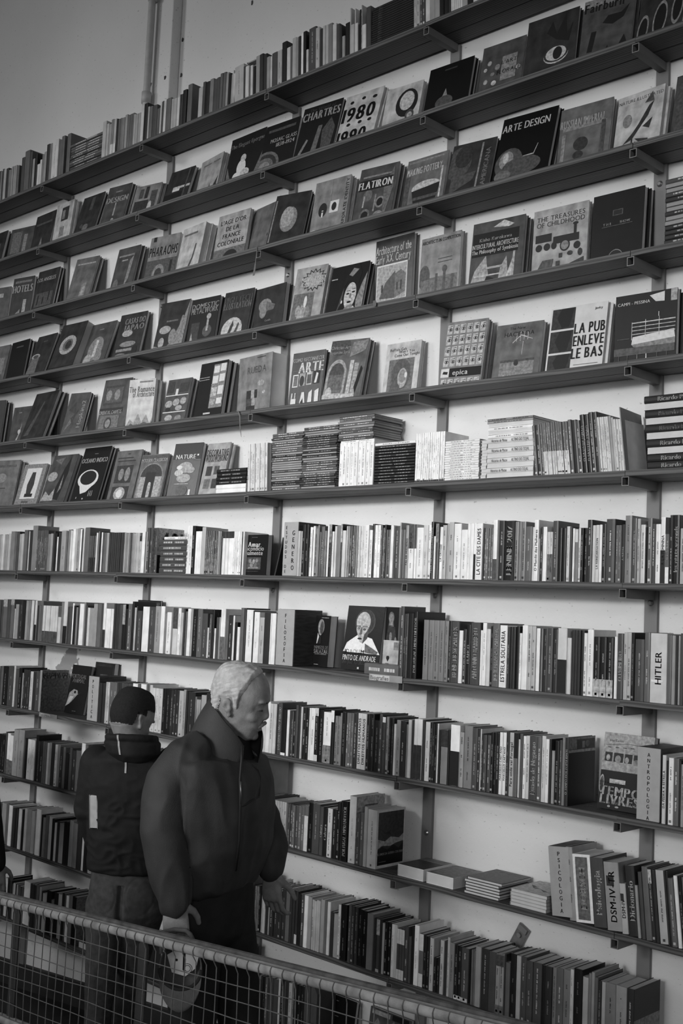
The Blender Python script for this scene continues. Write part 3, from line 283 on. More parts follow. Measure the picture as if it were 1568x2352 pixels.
11:"""-5789 28.4 208 3;-5761 28.4 208 3;*-5732 47.7 215 6;-5685 29.2 218 4;-5655 35.9 214 9;-5618 15.9 203 2;-5602 15.9 203 2;-5586 15.9 203 2;-5570 15.9 203 2;-5554 31.7 210 9;-5522 28.8 211 1;-5494 26.6 221 8;*-5467 41.6 223 6;-5425 32.0 219 7;*-5378 44.0 236 9;-5333 19.3 213 1;-5312 24.9 202 5;-5288 29.8 216 4;-5257 29.6 216 8;-5227 25.0 209 1;-5201 17.4 193 8;-5184 26.0 202 2;*-5157 41.8 198 6;-5116 26.7 213 1;-5089 26.7 213 1;-5063 31.3 228 6;-5031 19.4 220 5;-5011 19.4 220 5;-4992 20.7 220 2;-4971 20.7 220 2;-4949 20.5 207 8;-4928 21.8 197 1;-4906 21.8 197 1;-4884 31.7 201 6;-4853 22.8 207 2;-4830 22.8 207 2;-4807 22.8 207 2;-4784 27.9 209 4;-4756 27.9 209 4;-4728 27.9 209 4;-4700 27.4 216 2;-4672 27.4 216 2;-4645 27.4 216 2;-4617 26.9 224 6;-4590 26.9 224 6;-4563 32.8 227 3;-4530 32.8 227 3;-4497 32.8 227 3;-4465 32.8 227 3;-4431 31.8 243 1;-4400 31.8 243 1;-4368 31.8 243 1;-4336 31.8 243 1;-4304 32.9 259 5;-4271 32.9 259 5;-4238 32.9 259 5;-4205 8.0 270 2;-4205 8.0 270 2;-4205 8.0 270 2;-4205 8.0 270 2;-4205 32.0 270 2;-3932 15.8 187 3;-3916 15.8 187 3;-3901 15.8 187 3;-3885 15.8 187 3;-3869 24.0 193 6;-3845 17.7 195 2;-3827 17.7 195 2;-3809 17.7 195 2;-3791 17.7 195 2;-3773 19.6 202 3;-3753 11.1 182 6;-3742 31.0 211 9;-3711 47.1 214 5 t;-3662 10.9 182 1;-3651 13.1 181 5 t;-3638 13.1 181 5 t;-3625 13.4 185 1 t;-3611 14.3 186 7;-3598 14.7 200 8 u8.5;-3582 15.5 189 2;-3567 11.0 189 6;*-3556 24.0 191 2 t;*-3532 24.0 191 2 t;*-3508 24.0 191 2 t;*-3484 23.6 203 2 t;*-3460 23.5 209 4;-3437 14.8 209 2;-3422 14.8 209 2;-3407 14.7 209 2 l8.18;-3392 18.0 201 1;*-3374 20.8 202 3 t;*-3353 21.5 203 9;*-3331 20.5 202 6;-3310 12.3 195 7 t;-3298 13.0 192 7;-3285 11.3 197 7;-3273 11.3 197 7;*-3262 21.7 205 6;-3240 14.4 206 4;-3226 17.5 204 8;-3207 19.0 169 2;*-3188 23.3 166 6;-3165 14.8 205 8 t;*-3150 32.0 211 0 t;-3150 8.0 211 0 t;-3108 15.5 218 3 t;*-3093 16.5 216 2 t;*-3076 16.5 216 2 t;*-3059 24.9 211 0 t;*-3034 24.9 211 0 t;*-3009 32.1 206 5;-2976 14.9 194 2;*-2961 16.9 194 3 u7.3 l7.06;-2945 12.6 198 2;-2932 11.7 186 7;*-2920 16.6 194 1 t;*-2903 16.6 194 1 t;-2886 15.3 192 9 t;-2871 12.3 193 8;-2858 12.9 183 3 u8.3 l8.2;-2846 12.9 183 3 u8.3 l8.2;-2833 12.9 183 3 u8.3 l8.2;*-2820 17.0 198 3 t;-2802 14.4 166 3;-2788 14.0 202 1;*-2774 21.9 214 9 t;*-2751 20.9 188 4 u8.32 l8.25;*-2730 15.4 185 1 t;*-2715 15.4 185 1 t;*-2699 18.6 185 7 t;-2679 14.4 120 1 t;-2664 13.0 120 1 t;*-2651 17.2 188 7 t;*-2634 15.9 187 2;-2618 11.3 205 7 t;*-2607 21.1 190 5 t;*-2585 16.2 186 1 t l8.08;*-2569 16.2 186 1 t l8.08;*-2553 32.0 185 3 t l7.08;-2553 8.0 185 3 t l7.08;-2510 9.5 187 4;-2501 9.5 187 4;*-2492 23.8 204 6;*-2468 33.5 202 2 t;*-2434 29.4 200 3;*-2404 17.0 199 6 t u3.2 l4.15;*-2388 17.0 199 6 t u3.2 l4.15;-2370 7.2 205 2;*-2363 18.6 180 4;*-2344 24.4 214 1 t;*-2320 18.3 212 7;*-2301 22.9 214 3 t;*-2278 26.1 206 3 t;*-2252 34.5 207 3 t;*-2217 14.2 206 1;*-2203 27.7 207 2 t;*-2175 15.7 209 5 t;*-2159 26.2 211 4 t;*-2133 27.6 213 5 t;*-2106 13.7 220 8 t;*-2092 33.1 227 1 t;*-2059 20.9 208 7;*-2038 10.7 223 5;*-2027 11.7 230 6;*-2015 12.7 217 4;*-2002 14.2 209 2 t;*-1988 14.1 210 7;*-1974 37.3 212 5 t;*-1937 38.8 212 6 t;*-1898 26.2 213 2 t s2 dD""",
12:"""-5709 22.7 144 3;-5686 19.5 148 2;-5667 16.7 148 2;-5650 29.8 199 8;-5620 24.4 205 1;-5595 18.4 197 2;-5576 16.1 182 4;-5560 20.5 189 7;-5539 10.9 185 2;-5528 14.5 187 6;-5513 28.8 183 3;-5484 27.2 183 3;-5457 59.0 220 9;-5397 21.5 217 2;-5375 21.5 217 2;-5354 21.5 217 2;-5332 27.7 226 4;-5304 17.2 220 7;-5285 13.7 202 2;-5271 32.0 194 8;-5234 40.6 216 1;-5191 28.1 178 5;-5163 33.3 219 1;-5129 33.0 219 6;-5096 29.5 229 1;-5066 13.0 232 3;-5053 22.7 227 8;-5030 32.3 235 4;*-4998 35.2 232 0 s4;-4522 21.8 163 3;-4500 21.8 163 3;-4478 21.8 163 3;-4456 19.4 170 8;-4436 25.5 171 4;-4411 25.5 171 4;-4385 25.5 171 4;-4360 46.8 184 2;-4313 46.8 184 2;-4266 30.7 205 6;-4235 69.3 212 1;-4166 69.3 212 1;-4097 69.3 212 1;-4026 57.3 224 4;-3969 19.8 237 2;-3949 19.8 237 2;-3929 44.7 240 7;-3884 35.8 246 3;-3848 35.8 246 3;-3812 16.3 256 2;-3796 16.3 256 2;-3777 32.2 212 0;-3744 20.2 186 1;-3724 15.9 191 8;-3708 14.2 192 7;-3693 11.8 188 3;-3681 11.8 188 3;-3670 10.9 194 2;-3659 10.9 194 2;-3648 30.0 200 9;-3618 11.3 200 3;-3606 14.3 196 8;-3591 14.3 197 2;-3577 17.3 197 1 t;-3560 16.7 201 4 t;-3543 30.0 205 3;-3513 30.0 205 3;-3483 12.4 217 8;-3471 22.1 214 1 t;-3448 12.2 213 3;-3436 13.6 216 2;-3422 20.4 213 7 t;-3402 12.1 215 4 t;-3390 19.9 218 1 t;-3370 19.9 218 1 t;-3350 19.9 218 1 t;-3330 30.0 223 3;-3330 8.0 223 3;-3330 8.0 223 3""",
}
# face-out books: shelf, X left(mm), width, height(slant), foot y, top y, thickness, tone, yaw, cover art, label
FACEOUT=[
(2,-6602,217,271,116,165,20,2,0.0,"R .2 .3 .8 .7 3","dark picture book at the left picture edge, second shelf down"),
(2,-6266,211,236,130,165,20,3,9.5,"R .1 .3 .5 .9 4;R .6 .2 .75 .8 5;R .1 .1 .9 .2 2","blurred grey picture book, second from left on second shelf down"),
(2,-6049,221,282,114,160,25,2,-1.6,"P 5 .35 .05 .5 .45 .65 .05 .58 .03 .5 .3 .42 .03;R .1 .75 .9 .8 3","dark picture book with a light V shape low on its cover"),
(2,-5824,194,300,124,155,30,7,-2.4,"R .35 .62 .75 .9 2;R .4 .66 .55 .84 5;R .35 .3 .6 .5 5;R .35 .02 .75 .16 2;R .62 .05 .7 .12 6","white picture book with small dark photo blocks"),
(2,-5520,200,282,82,155,30,2,1.3,"R .45 .65 .6 .95 3;E .5 .25 .14 .08 4;E .3 .3 .08 .05 3","dark picture book with faint glow, right of the white one"),
(2,-5236,178,272,90,155,30,3,7.4,"R 0.36 0.845 0.64 0.875 5;T .5 .68 .13 6 DESIGN;R .46 .3 .52 .6 6;E .5 .2 .06 .04 6","grey picture book titled design over a spoon shape"),
(2,-4969,186,211,102,155,30,5,9.8,"R .08 .1 .62 .55 2;R .2 .62 .35 .9 3;R .42 .6 .55 .95 2;R .66 .15 .9 .8 3;E .7 .3 .08 .2 7","mottled grey picture book beside the left upright, second shelf down"),
(2,-4718,186,244,95,165,20,2,2.4,"R 0 0 .75 .4 1;T .38 .17 .16 7 Hybrid;R .3 .5 1 .56 7;R .3 .44 .6 .5 8;R .78 0 .84 1 3","dark picture book titled hybrid across a light stripe"),
(2,-4517,212,250,112,155,30,6,-8.8,"P 2 .05 .05 .3 .1 .28 .3 .4 .12 .55 .15 .6 .4 .7 .2 .95 .5 .9 .05;R .15 .85 .5 .88 4;R .6 .85 .9 .88 4","pale curled picture book with a dark skyline"),
(2,-4265,261,298,122,165,20,1,-1.8,"R 0 0 1 .12 5;P 4 0 .12 0 .5 .2 .12;P 4 1 .12 1 .6 .75 .12;T .5 .85 .09 5 The Elegant Epergne;E .42 .42 .13 .14 8;E .32 .28 .12 .07 8;E .55 .3 .13 .08 7;E .45 .58 .08 .07 7","dark picture book with white porcelain figure in an oval"),
(2,-3984,223,287,103,160,25,1,1.8,"E .15 .2 .45 .3 4;E .15 .2 .38 .25 2;E .15 .2 .28 .18 4;E .15 .2 .18 .11 5;T .6 .68 .09 7 MOSAIC GLASS;T .68 .58 .09 7 1838-1924;R .1 .85 .9 .9 3","black picture book with a round mosaic dish"),
(2,-3707,228,296,83,155,30,1,4.8,"T .5 .82 .15 6 CHARTRES;T .5 .93 .07 3 The World of;P 4 .4 0 .5 .6 .6 .6 .55 0;P 3 .7 0 .62 .5 .8 .7 .95 .5 .9 0;P 5 .1 .15 .25 .4 .3 .38 .15 .1","black picture book titled Chartres"),
(2,-3445,212,281,78,155,30,7,3.9,"T .45 .62 .27 0 1980;T .4 .18 .27 0 1990;E .2 .85 .05 .03 1;E .5 .88 .05 .03 1;E .8 .85 .06 .03 1;E .25 .42 .05 .03 1;E .55 .42 .05 .03 1;E .8 .42 .05 .03 1","pale picture book with large black year numerals"),
(2,-3214,191,243,117,165,20,7,4.0,"E .62 .62 .3 .28 1;E .62 .66 .2 .19 7;E .75 .35 .12 .11 3;E .75 .35 .07 .06 6;T .5 .1 .12 1 up in smoke","pale picture book with a dark ring and rose"),
(2,-2971,220,255,101,150,35,0,2.1,"P 5 .3 .2 .45 .55 .55 .3 .7 .1 .5 .15;E .45 .3 .2 .12 3;R 0.36 0.887 0.64 0.913 2","black picture book with a small candle glow"),
(2,-2708,197,268,122,165,20,3,3.1,"E .1 .1 .05 .03 7;E .25 .2 .06 .04 6;E .35 .35 .06 .04 7;E .15 .4 .05 .04 6;E .3 .1 .04 .03 8;E .4 .6 .06 .05 5;E .2 .7 .05 .04 6;E .85 .2 .06 .04 5;E .9 .5 .05 .04 6;E .7 .1 .05 .04 5;E .3 .5 .05 .03 5;E .12 .6 .04 .03 7;R .5 .35 .85 .75 5;T .67 .65 .08 2 L'ART;T .67 .5 .08 2 FLORALE","picture book with flower pattern and pale title panel"),
(2,-2486,218,294,115,155,30,2,3.3,"E .62 .4 .24 .12 7;E .62 .42 .24 .12 2;E .62 .42 .2 .1 7;E .65 .42 .09 .09 1;P 1 .4 .75 .5 .9 .6 .7 .75 .95 .8 .65 .9 .8 .85 .55 .6 .62;R .05 .05 .95 .22 3;T .3 .06 .09 7 INDEX","dark picture book with a large painted eye"),
(2,-2221,196,282,100,155,30,3,8.3,"R 0 .88 1 1 5;T .4 .88 .14 1 Fairburn;P 1 .4 .6 .6 .55 .8 .62 .9 .8 .75 .7 .5 .7;P 1 .15 .2 .2 .5 .3 .5 .25 .2;P 1 .45 .1 .55 .25 .6 .05;P 1 .75 .2 .85 .35 .95 .15","grey picture book with small tumbling dark figures"),
(2,-2007,178,267,81,155,30,2,-0.8,"E .15 .3 .12 .25 5;E .15 .3 .09 .2 1;E .5 .4 .15 .3 5;E .5 .4 .12 .25 1;E .85 .5 .12 .28 5;E .85 .5 .09 .22 1","dark picture book of arches, top right corner"),
(3,-6487,199,265,142,165,20,3,12.0,"R .3 .75 .7 .85 6;R .1 .1 .6 .25 4","dark picture book at left picture edge, third shelf down"),
(3,-6204,184,287,135,165,20,2,10.3,"T .5 .75 .16 6 HOTELS;R .6 .1 .75 .5 6;P 5 .1 .1 .5 .3 .5 .2;R .1 .88 .9 .93 4","dark picture book titled hotels"),
(3,-5949,214,291,105,155,30,2,2.0,"T .45 .8 .1 7 LOS ANGELES;R .1 .2 .9 .5 3;R .2 .25 .25 .45 1;R .45 .25 .5 .4 1;R .7 .3 .75 .5 1","dark picture book titled Los Angeles"),
(3,-5505,181,287,84,155,30,4,9.0,"R .1 .85 .9 .88 6;P 5 .5 .05 .55 .4 .75 .45 .75 .05;P 6 .55 .1 .6 .35 .7 .35 .7 .1;E .6 .02 .3 .1 6","mid-grey picture book with bottle, apart from the others"),
(3,-5128,179,273,99,155,30,3,4.3,"R 0.27 0.705 0.54 0.735 6;R .1 .8 .8 .84 5;P 5 .6 .1 .65 .7 .8 .8 .75 .3;E .2 .2 .12 .12 4;E .6 .12 .1 .06 5","dark picture book with rocky landscape, left of the Pharaohs one"),
(3,-4822,213,272,112,160,25,5,7.7,"T .5 .68 .2 1 PHARAOHS;R 0 0 1 .5 3;E .45 .2 .2 .2 5;E .45 .2 .12 .12 2;R .8 .05 .88 .45 1;E .4 .02 .1 .04 8;R .1 .9 .2 1 1","grey picture book titled Pharaohs"),
(3,-4578,203,270,80,125,60,7,-5.3,"P 3 .3 0 .5 .1 .65 .35 .7 .6 .75 .6 .7 .3 .55 .05;R .1 .82 .7 .86 4","white curled picture book with a thin heron"),
(3,-4318,230,287,127,165,20,6,0.8,"T .5 .85 .1 0 L'AGE D'OR;T .5 .72 .1 0 DE LA;T .5 .59 .1 0 FRANCE;T .5 .46 .1 0 COLONIALE;R 0 0 1 .36 4;E .55 .2 .22 .12 1;R .53 0 .58 .2 1","picture book about colonial France with a palm"),
(3,-4116,194,288,121,175,10,4,-8.8,"R .86 .4 .9 .45 2","plain mid-grey thin book right of the palm cover"),
(3,-3833,192,281,81,155,30,2,12.0,"E .5 .5 .24 .24 5;E .45 .55 .18 .2 6;R .1 .02 .4 .08 7;R .03 .1 .07 .9 5","dark picture book with a pale egg"),
(3,-3608,205,285,105,145,40,5,3.2,"E .3 .5 .12 .12 1;T .3 .44 .13 8 i;R .5 .42 .75 .62 8;E .62 .52 .07 .07 1;V .93 .5 .1 2 CORPORATE IDENTITY;R .4 0 .5 .16 2;E .1 .08 .2 .1 7;R .49 .4 .5 1 6","grey picture book with round information sign"),
(3,-3316,199,278,86,145,40,3,6.6,"E .3 .5 .12 .1 4;E .65 .35 .12 .1 5;E .3 .15 .14 .12 4;E .65 .1 .14 .1 5;E .65 .35 .08 .07 1;E .3 .15 .09 .08 1;R .1 .82 .9 .85 5;P 4 .7 .6 .9 .95 .95 .6 .8 0;R .2 .3 .24 .5 6;R .5 .2 .54 .5 5;R .03 .6 .9 .78 1;T .46 .69 .13 8 FLATIRON","dark picture book titled Flatiron"),
(3,-3074,213,258,104,145,40,4,0.7,"T .45 .78 .12 7 MAKING POTTERY;R .05 .93 .9 .96 5;E .55 .45 .36 .12 7;P 1 .2 .42 .9 .48 .8 .15 .3 .12;R .25 .25 .85 .3 3;R 0 0 .12 .7 3;R .88 .1 .92 .75 7","grey picture book titled making pottery"),
(3,-2816,197,263,84,155,30,2,6.9,"E .2 .65 .3 .3 3;P 3 .1 .1 .6 .3 .65 .45 .1 .4;R .68 .05 .72 .95 5;V .85 .5 .13 5 AMERICANA;E .3 .75 .2 .2 2","dark picture book with a pot and sideways lettering"),
(3,-2574,238,306,65,145,40,0,4.0,"T .45 .84 .11 8 ARTE DESIGN;E .25 .3 .25 .22 3;E .2 .35 .13 .13 5;E .5 .22 .35 .14 3;E .19 .38 .05 .08 7;E .18 .12 .15 .08 4;P 6 .5 .35 .7 .35 .75 .5 .74 .5 .69 .37 .5 .36","large black glossy picture book, right part of third shelf down"),
(3,-2332,212,276,121,165,20,4,3.4,"T .45 .76 .12 6 RUSSIAN IMPERIAL;E .2 .04 .14 .1 8;E .2 .04 .11 .07 6;E .72 .08 .15 .1 8;E .72 .08 .12 .07 6;R .08 .65 .92 .7 5;E .45 .42 .14 .1 2;E .42 .26 .1 .06 2;R .08 .15 .15 .6 5;R .82 .15 .9 .7 3","grey picture book with two round clocks"),
(3,-2105,188,260,115,155,30,7,-4.0,"T .5 .9 .06 4 NATURE ILLUSTRATED;E .25 .6 .1 .1 5;P 2 .2 .25 .4 .3 .7 .6 .8 .8 .7 .75 .5 .5 .4 .4;P 2 .45 .3 .75 .25 .7 .1 .6 .2;R .38 0 .41 .3 2;R .46 0 .48 .25 2;P 3 .6 .8 .75 .95 .8 .8;P 2 .6 .45 .8 .55 .75 .4","pale picture book with botanical lily drawing"),
(3,-1872,94,271,105,155,30,3,-1.1,"R .1 .1 .9 .9 3","plain dark book at right picture edge, third shelf down"),
(4,-6411,157,273,118,165,20,4,2.6,"R .2 .3 .8 .7 5","grey picture book at left picture edge, fourth shelf down"),
(4,-6238,215,275,116,155,30,1,-2.8,"R .3 .85 .7 .88 3","plain black picture book, second from left on fourth shelf down"),
(4,-5931,210,280,72,155,30,2,-1.4,"E .25 .5 .22 .07 6;P 4 .05 .45 .45 .48 .5 .1 .0 .0;E .25 .5 .14 .04 3;R 0.39 0.835 0.61 0.865 3","dark picture book with a grey jar"),
(4,-5603,238,294,40,125,60,2,1.5,"E .5 .5 .32 .22 6;E .5 .5 .2 .14 4;E .52 .5 .12 .1 2","thick dark picture book with round pale medallion"),
(4,-5385,241,272,85,165,20,3,0.9,"R 0.42 0.841 0.58 0.859 5;E .5 .4 .28 .28 5;E .3 .15 .15 .14 6;E .7 .2 .12 .14 5;R .45 .2 .55 .6 7","dark picture book with pale winged figures"),
(4,-5082,214,277,109,165,20,2,4.0,"T .6 .84 .12 5 CASAS DO;T .6 .7 .12 5 JAPAO;E .4 .58 .2 .07 6;E .5 .35 .3 .06 5;R .1 .2 .7 .26 5;E .3 .12 .2 .05 4;E .8 .2 .1 .1 1","dark picture book with stepped garden view"),
(4,-4713,207,284,109,165,20,2,6.0,"P 5 0 0 0 .15 .4 .08 .6 .2 .9 .7 1 1 1 0;R .3 .6 .7 .63 4;E .3 .45 .2 .08 6;E .25 .2 .1 .1 6;E .6 .3 .12 .15 5;E .85 .5 .06 .2 5","dark picture book with sprigs and curved pale border"),
(4,-4453,199,255,109,145,40,1,3.6,"T .5 .84 .11 6 DOMESTIC;T .5 .74 .11 6 METALWORK;R .1 .1 .4 .5 2;E .7 .3 .16 .12 3;R .65 .3 .72 .55 6;E .7 .6 .08 .06 6;P 6 .1 .05 .15 .3 .25 .05","black picture book titled domestic metalwork"),
(4,-4214,196,257,109,155,30,2,3.3,"T .5 .83 .13 3 HIGH TECH;T .5 .7 .13 4 ILLUSTRATION;E .45 .2 .36 .26 7;P 2 .3 .1 .45 .4 .5 .3 .4 .1;P 3 .5 .05 .65 .35 .7 .3 .6 .05","dark picture book titled high tech illustration"),
(4,-3997,216,235,115,135,50,2,-3.8,"E .35 .62 .22 .14 5;E .3 .5 .12 .14 5;P 4 .4 .7 .7 .6 .65 .5 .4 .5;T .5 .3 .05 6 Camille","dark picture book with pale folded hands"),
(4,-3708,179,285,105,155,30,6,5.5,"S .62 .76 .42 .2 1;S .62 .76 .36 .17 6;T .6 .78 .09 8 NEW, USED;T .6 .7 .09 8 & IMPROVED;R .05 0 .7 .55 4;P 6 .2 .05 .35 .35 .5 .3 .6 .05;E .45 .4 .05 .1 8;E .25 .25 .08 .1 6;E .55 .2 .08 .12 5;P 6 .2 .6 .3 .68 .35 .6;E .3 0 .09 .04 8;E .55 0 .09 .04 8","ring bound picture book with black starburst"),
(4,-3494,213,254,106,155,30,1,1.7,"P 7 .4 0 .45 .15 .6 .12 .75 .2 .95 0;E .62 .4 .16 .25 7;P 3 .3 .1 .42 .3 .42 .6 .35 .3;P 0 .4 .55 .42 .8 .55 .97 .75 .97 .85 .8 .8 .6 .75 .65 .5 .68;P 5 .5 .8 .6 .92 .75 .88 .6 .76;E .55 .44 .045 .016 0;E .70 .46 .045 .016 0;R .5 .49 .6 .5 2;R .66 .51 .75 .52 2;P 5 .61 .44 .65 .44 .66 .35 .6 .35;E .62 .28 .055 .02 0;P 5 .5 .15 .75 .17 .7 .24 .55 .2;P 5 .85 0 .8 .3 .9 .6 1 .8 1 0;R .02 .02 .35 .05 7;R .03 .75 .2 .77 6;E .42 .3 .02 .03 8","picture book with a portrait of a woman with swept-up hair"),
(4,-3263,216,329,160,165,20,2,-1.0,"R .06 .12 .86 .66 8;R .08 .14 .84 .64 6;P 3 .15 .22 .3 .42 .55 .56 .55 .2;P 4 .55 .2 .55 .52 .7 .56 .82 .5 .82 .26;P 7 .08 .14 .84 .2 .84 .14;R .2 .3 .24 .4 1;R .6 .3 .63 .4 1;R .7 .3 .73 .42 1;T .48 .86 .11 8 Architecture of the;T .48 .74 .11 8 Early XX. Century","dark picture book on early architecture with framed building"),
(4,-3007,209,289,152,165,20,5,-1.0,"R .05 0 .95 .4 4;E .12 .42 .14 .18 3;R .05 .1 .25 .38 4;R .4 .05 .46 .45 3;R .6 .05 .66 .5 3;R .8 .05 .86 .4 3;E .63 .5 .06 .05 3;T .5 .93 .06 2 ARCHITECTS IN COMPETITION;R .45 .6 .8 .61 3;R .45 .65 .8 .66 3","pale grey picture book with faint domes"),
(4,-2709,235,282,117,145,40,3,3.7,"P 6 0 0 .1 .3 .3 .5 .4 .1;R .02 .5 .9 .84 0;T .46 .74 .06 6 Kisho Kurokawa;T .46 .65 .08 8 INTERCULTURAL ARCHITECTURE;T .46 .57 .07 8 The Philosophy of Symbiosis;P 6 .55 0 .6 .3 .7 .45 .75 .2 .6 0;R .82 0 .86 .5 6;P 7 .4 .9 .6 .98 .8 .9 .7 .87;R .1 .2 .6 .22 7;R .15 .3 .7 .33 6;P 1 .3 .1 .35 .2 .5 .15;P 7 .7 .1 .82 .4 .82 .1","picture book with black title band over steel lattice"),
(4,-2447,233,283,153,165,20,6,1.6,"T .5 .87 .08 3 THE TREASURES;T .5 .79 .08 3 OF CHILDHOOD;R .05 .55 .35 .66 1;R .38 .5 .85 .6 1;R .75 .58 .8 .72 1;E .78 .73 .05 .02 1;E .12 .48 .06 .05 1;E .27 .48 .06 .05 1;E .4 .48 .05 .05 1;E .6 .46 .09 .08 1;E .6 .46 .07 .06 5;E .82 .43 .06 .05 1;P 3 .05 .1 .2 .3 .4 .3 .35 .05;R .5 .3 .56 .36 2;E .7 .34 .05 .03 2;E .88 .33 .04 .05 2;R .45 .2 .52 .26 2;P 2 .62 .18 .95 .26 .95 .14 .7 .1;E .5 .12 .08 .03 3","picture book with toy steam locomotive"),
(4,-2175,202,274,117,135,50,1,0.3,"R .4 .68 .6 .76 3;R .42 .69 .58 .75 1;T .3 .58 .04 6 T H E;T .65 .58 .04 6 SHOW;E .5 .1 .15 .12 5;E .5 .1 .14 .11 1;R .42 .1 .58 .11 5;R .2 .54 .8 .55 3","large black picture book with thin circle low on cover"),
(5,-6386,145,297,124,155,30,1,12.0,"R .2 .3 .8 .7 1","black picture book at left picture edge, fifth shelf down"),
(5,-6133,177,238,134,165,20,3,4.9,"R 0.32 0.840 0.48 0.860 5;P 6 .3 .05 .5 .3 .6 .6 .55 .3 .4 .05;E .5 .35 .08 .06 7","dark picture book with pale dancing figure, low behind taller book"),
(5,-5903,253,310,52,145,40,2,-1.8,"P 3 .1 .1 .5 .8 .55 .8 .3 .1","tall dark warped picture book with faint diagonals"),
(5,-5471,148,263,88,155,30,3,12.0,"V .78 .5 .24 6 Hopkins2;P 2 .1 .6 .4 .8 .5 .5;P 4 .1 .1 .4 .3 .3 .4;P 2 .3 .4 .6 .6 .4 .3","grey picture book with vertical sans lettering"),
(5,-5181,212,305,115,170,15,3,7.2,"R .08 .52 .78 .88 2;R .12 .56 .74 .84 3;E .25 .7 .1 .1 5;E .55 .7 .1 .1 5;R 0 .37 .86 .46 1;T .42 .38 .08 7 ORIENTAL CARPETS;R .08 .02 .78 .32 4;E .4 .17 .14 .12 2;E .4 .17 .09 .08 5","patterned picture book titled oriental carpets"),
(5,-4897,178,264,117,135,50,6,12.0,"T .5 .8 .12 3 The Romance;T .58 .7 .12 3 of Architecture;P 5 0 .05 .15 .2 .3 .12 .45 .3 .6 .12 .75 .28 .9 .1 1 .2 1 0 0 0;P 2 0 0 .2 .12 .4 .04 .7 .14 .9 .08 1 .14 1 0;R .4 .93 .9 .96 4","pale picture book with misty mountain skyline"),
(5,-4612,175,242,102,145,40,3,3.8,"R 0 .63 .95 .65 8;R 0 .26 .95 .28 8;R .4 .65 .5 .78 8;R .05 .7 .3 .95 2;R .55 .7 .9 .9 2;E .2 .45 .15 .08 6;E .5 .48 .14 .08 6;E .8 .5 .13 .08 6;E .2 .33 .1 .05 1;E .65 .35 .14 .06 6;E .3 .14 .16 .07 6;E .7 .12 .14 .07 5","picture book cover split in three food panels"),
(5,-4370,210,295,99,135,50,1,-1.6,"R .5 .2 .98 .95 5;R .52 .8 .72 .92 8;R .76 .82 .95 .95 8;R .52 .62 .72 .75 8;R .76 .64 .95 .77 8;R .52 .4 .72 .55 7;R .76 .42 .95 .57 8;R .52 .25 .72 .35 6;R .76 .26 .95 .36 8;R 0 .7 .4 .71 6;R 0 .74 .4 .75 6;V .55 .5 .12 7 CITY;R .35 .1 .6 .13 7","black picture book with bright window grid"),
(5,-4069,260,281,95,100,85,5,-6.0,"T .55 .76 .11 4 RUEDA;R .28 .05 .55 .16 2;R .28 .16 .45 .28 3;R .45 .16 .55 .28 6;R .28 .28 .6 .42 2;R .42 .28 .52 .42 6;E .7 .52 .1 .05 6;E .8 .36 .04 .03 7;R .55 .95 .8 .96 2","thick pale slipcased book with small stacked blocks"),
(5,-3719,195,268,129,155,30,2,2.8,"T .5 .87 .08 7 COMO RECONHECER;T .6 .73 .18 8 ARTE;R .07 .4 .24 .62 8;R .1 .42 .22 .6 4;R .28 .41 .46 .63 6;E .36 .5 .07 .09 1;R .5 .42 .67 .64 7;R .52 .44 .65 .6 3;R .71 .43 .9 .65 0;P 8 .75 .44 .8 .62 .86 .6 .82 .44;R .08 .02 .12 .3 7;R .18 .02 .22 .3 7;P 8 .08 .02 .08 .2 .24 .2 .24 .02;P 8 .34 .02 .4 .3 .48 .3 .55 .02;P 8 .6 .02 .62 .28 .72 .33 .74 .02;P 8 .82 .02 .8 .3 .92 .34 .94 .02;P 2 .38 .12 .45 .2 .48 .1;R .05 .67 .95 .675 5","dark picture book titled arte with small statue panels"),
(5,-3422,187,287,76,145,40,4,12.0,"E .25 .9 .28 .16 3;T .27 .88 .07 6 Christian Art;T .27 .8 .06 6 Byzantine Syria;E .28 .42 .26 .26 6;R .02 .1 .54 .42 6;E .28 .42 .2 .2 3;R .08 .12 .48 .42 4;R .6 .1 .7 .65 7;R .72 .1 .84 .6 6;P 5 .55 .7 .95 .8 1 .98 .6 .95;P 1 .85 .1 .95 .5 .9 .55 .8 .2;R .0 .03 .85 .1 7;E .15 .14 .08 .08 7","picture book with ruined stone arch"),
(5,-3165,185,241,133,160,25,7,0.3,"T .35 .88 .06 2 Buffalo Gals;T .6 .83 .06 2 Won't You;T .62 .77 .06 2 Come Out Tonight;R .12 0 .85 .7 4;E .5 .42 .28 .28 3;E .55 .35 .14 .18 6;E .55 .38 .1 .12 5;P 3 .15 0 .3 .4 .5 .2 .5 0;E .65 .4 .04 .05 8","pale book with smoky face, standing alone"),
(5,-2809,183,279,97,145,40,5,7.8,"Y","pale picture book with rows of small eyes"),
(5,-2585,199,238,121,160,25,4,4.9,"T .5 .82 .09 2 HACIENDA;T .45 .92 .06 2 The New;R .15 .04 .88 .38 5;R .15 .34 .88 .38 3;R .45 .68 .46 .83 7;R .53 .69 .54 .85 7;R .61 .7 .62 .85 7;R .69 .7 .7 .83 7;P 7 .38 .66 .55 .78 .8 .7 .8 .71 .55 .8 .38 .68;R .6 .45 .61 .68 7;E .5 .32 .05 .05 2;T .5 .12 .04 7 SUSAN WITTMANN","mid-grey picture book titled Hacienda"),
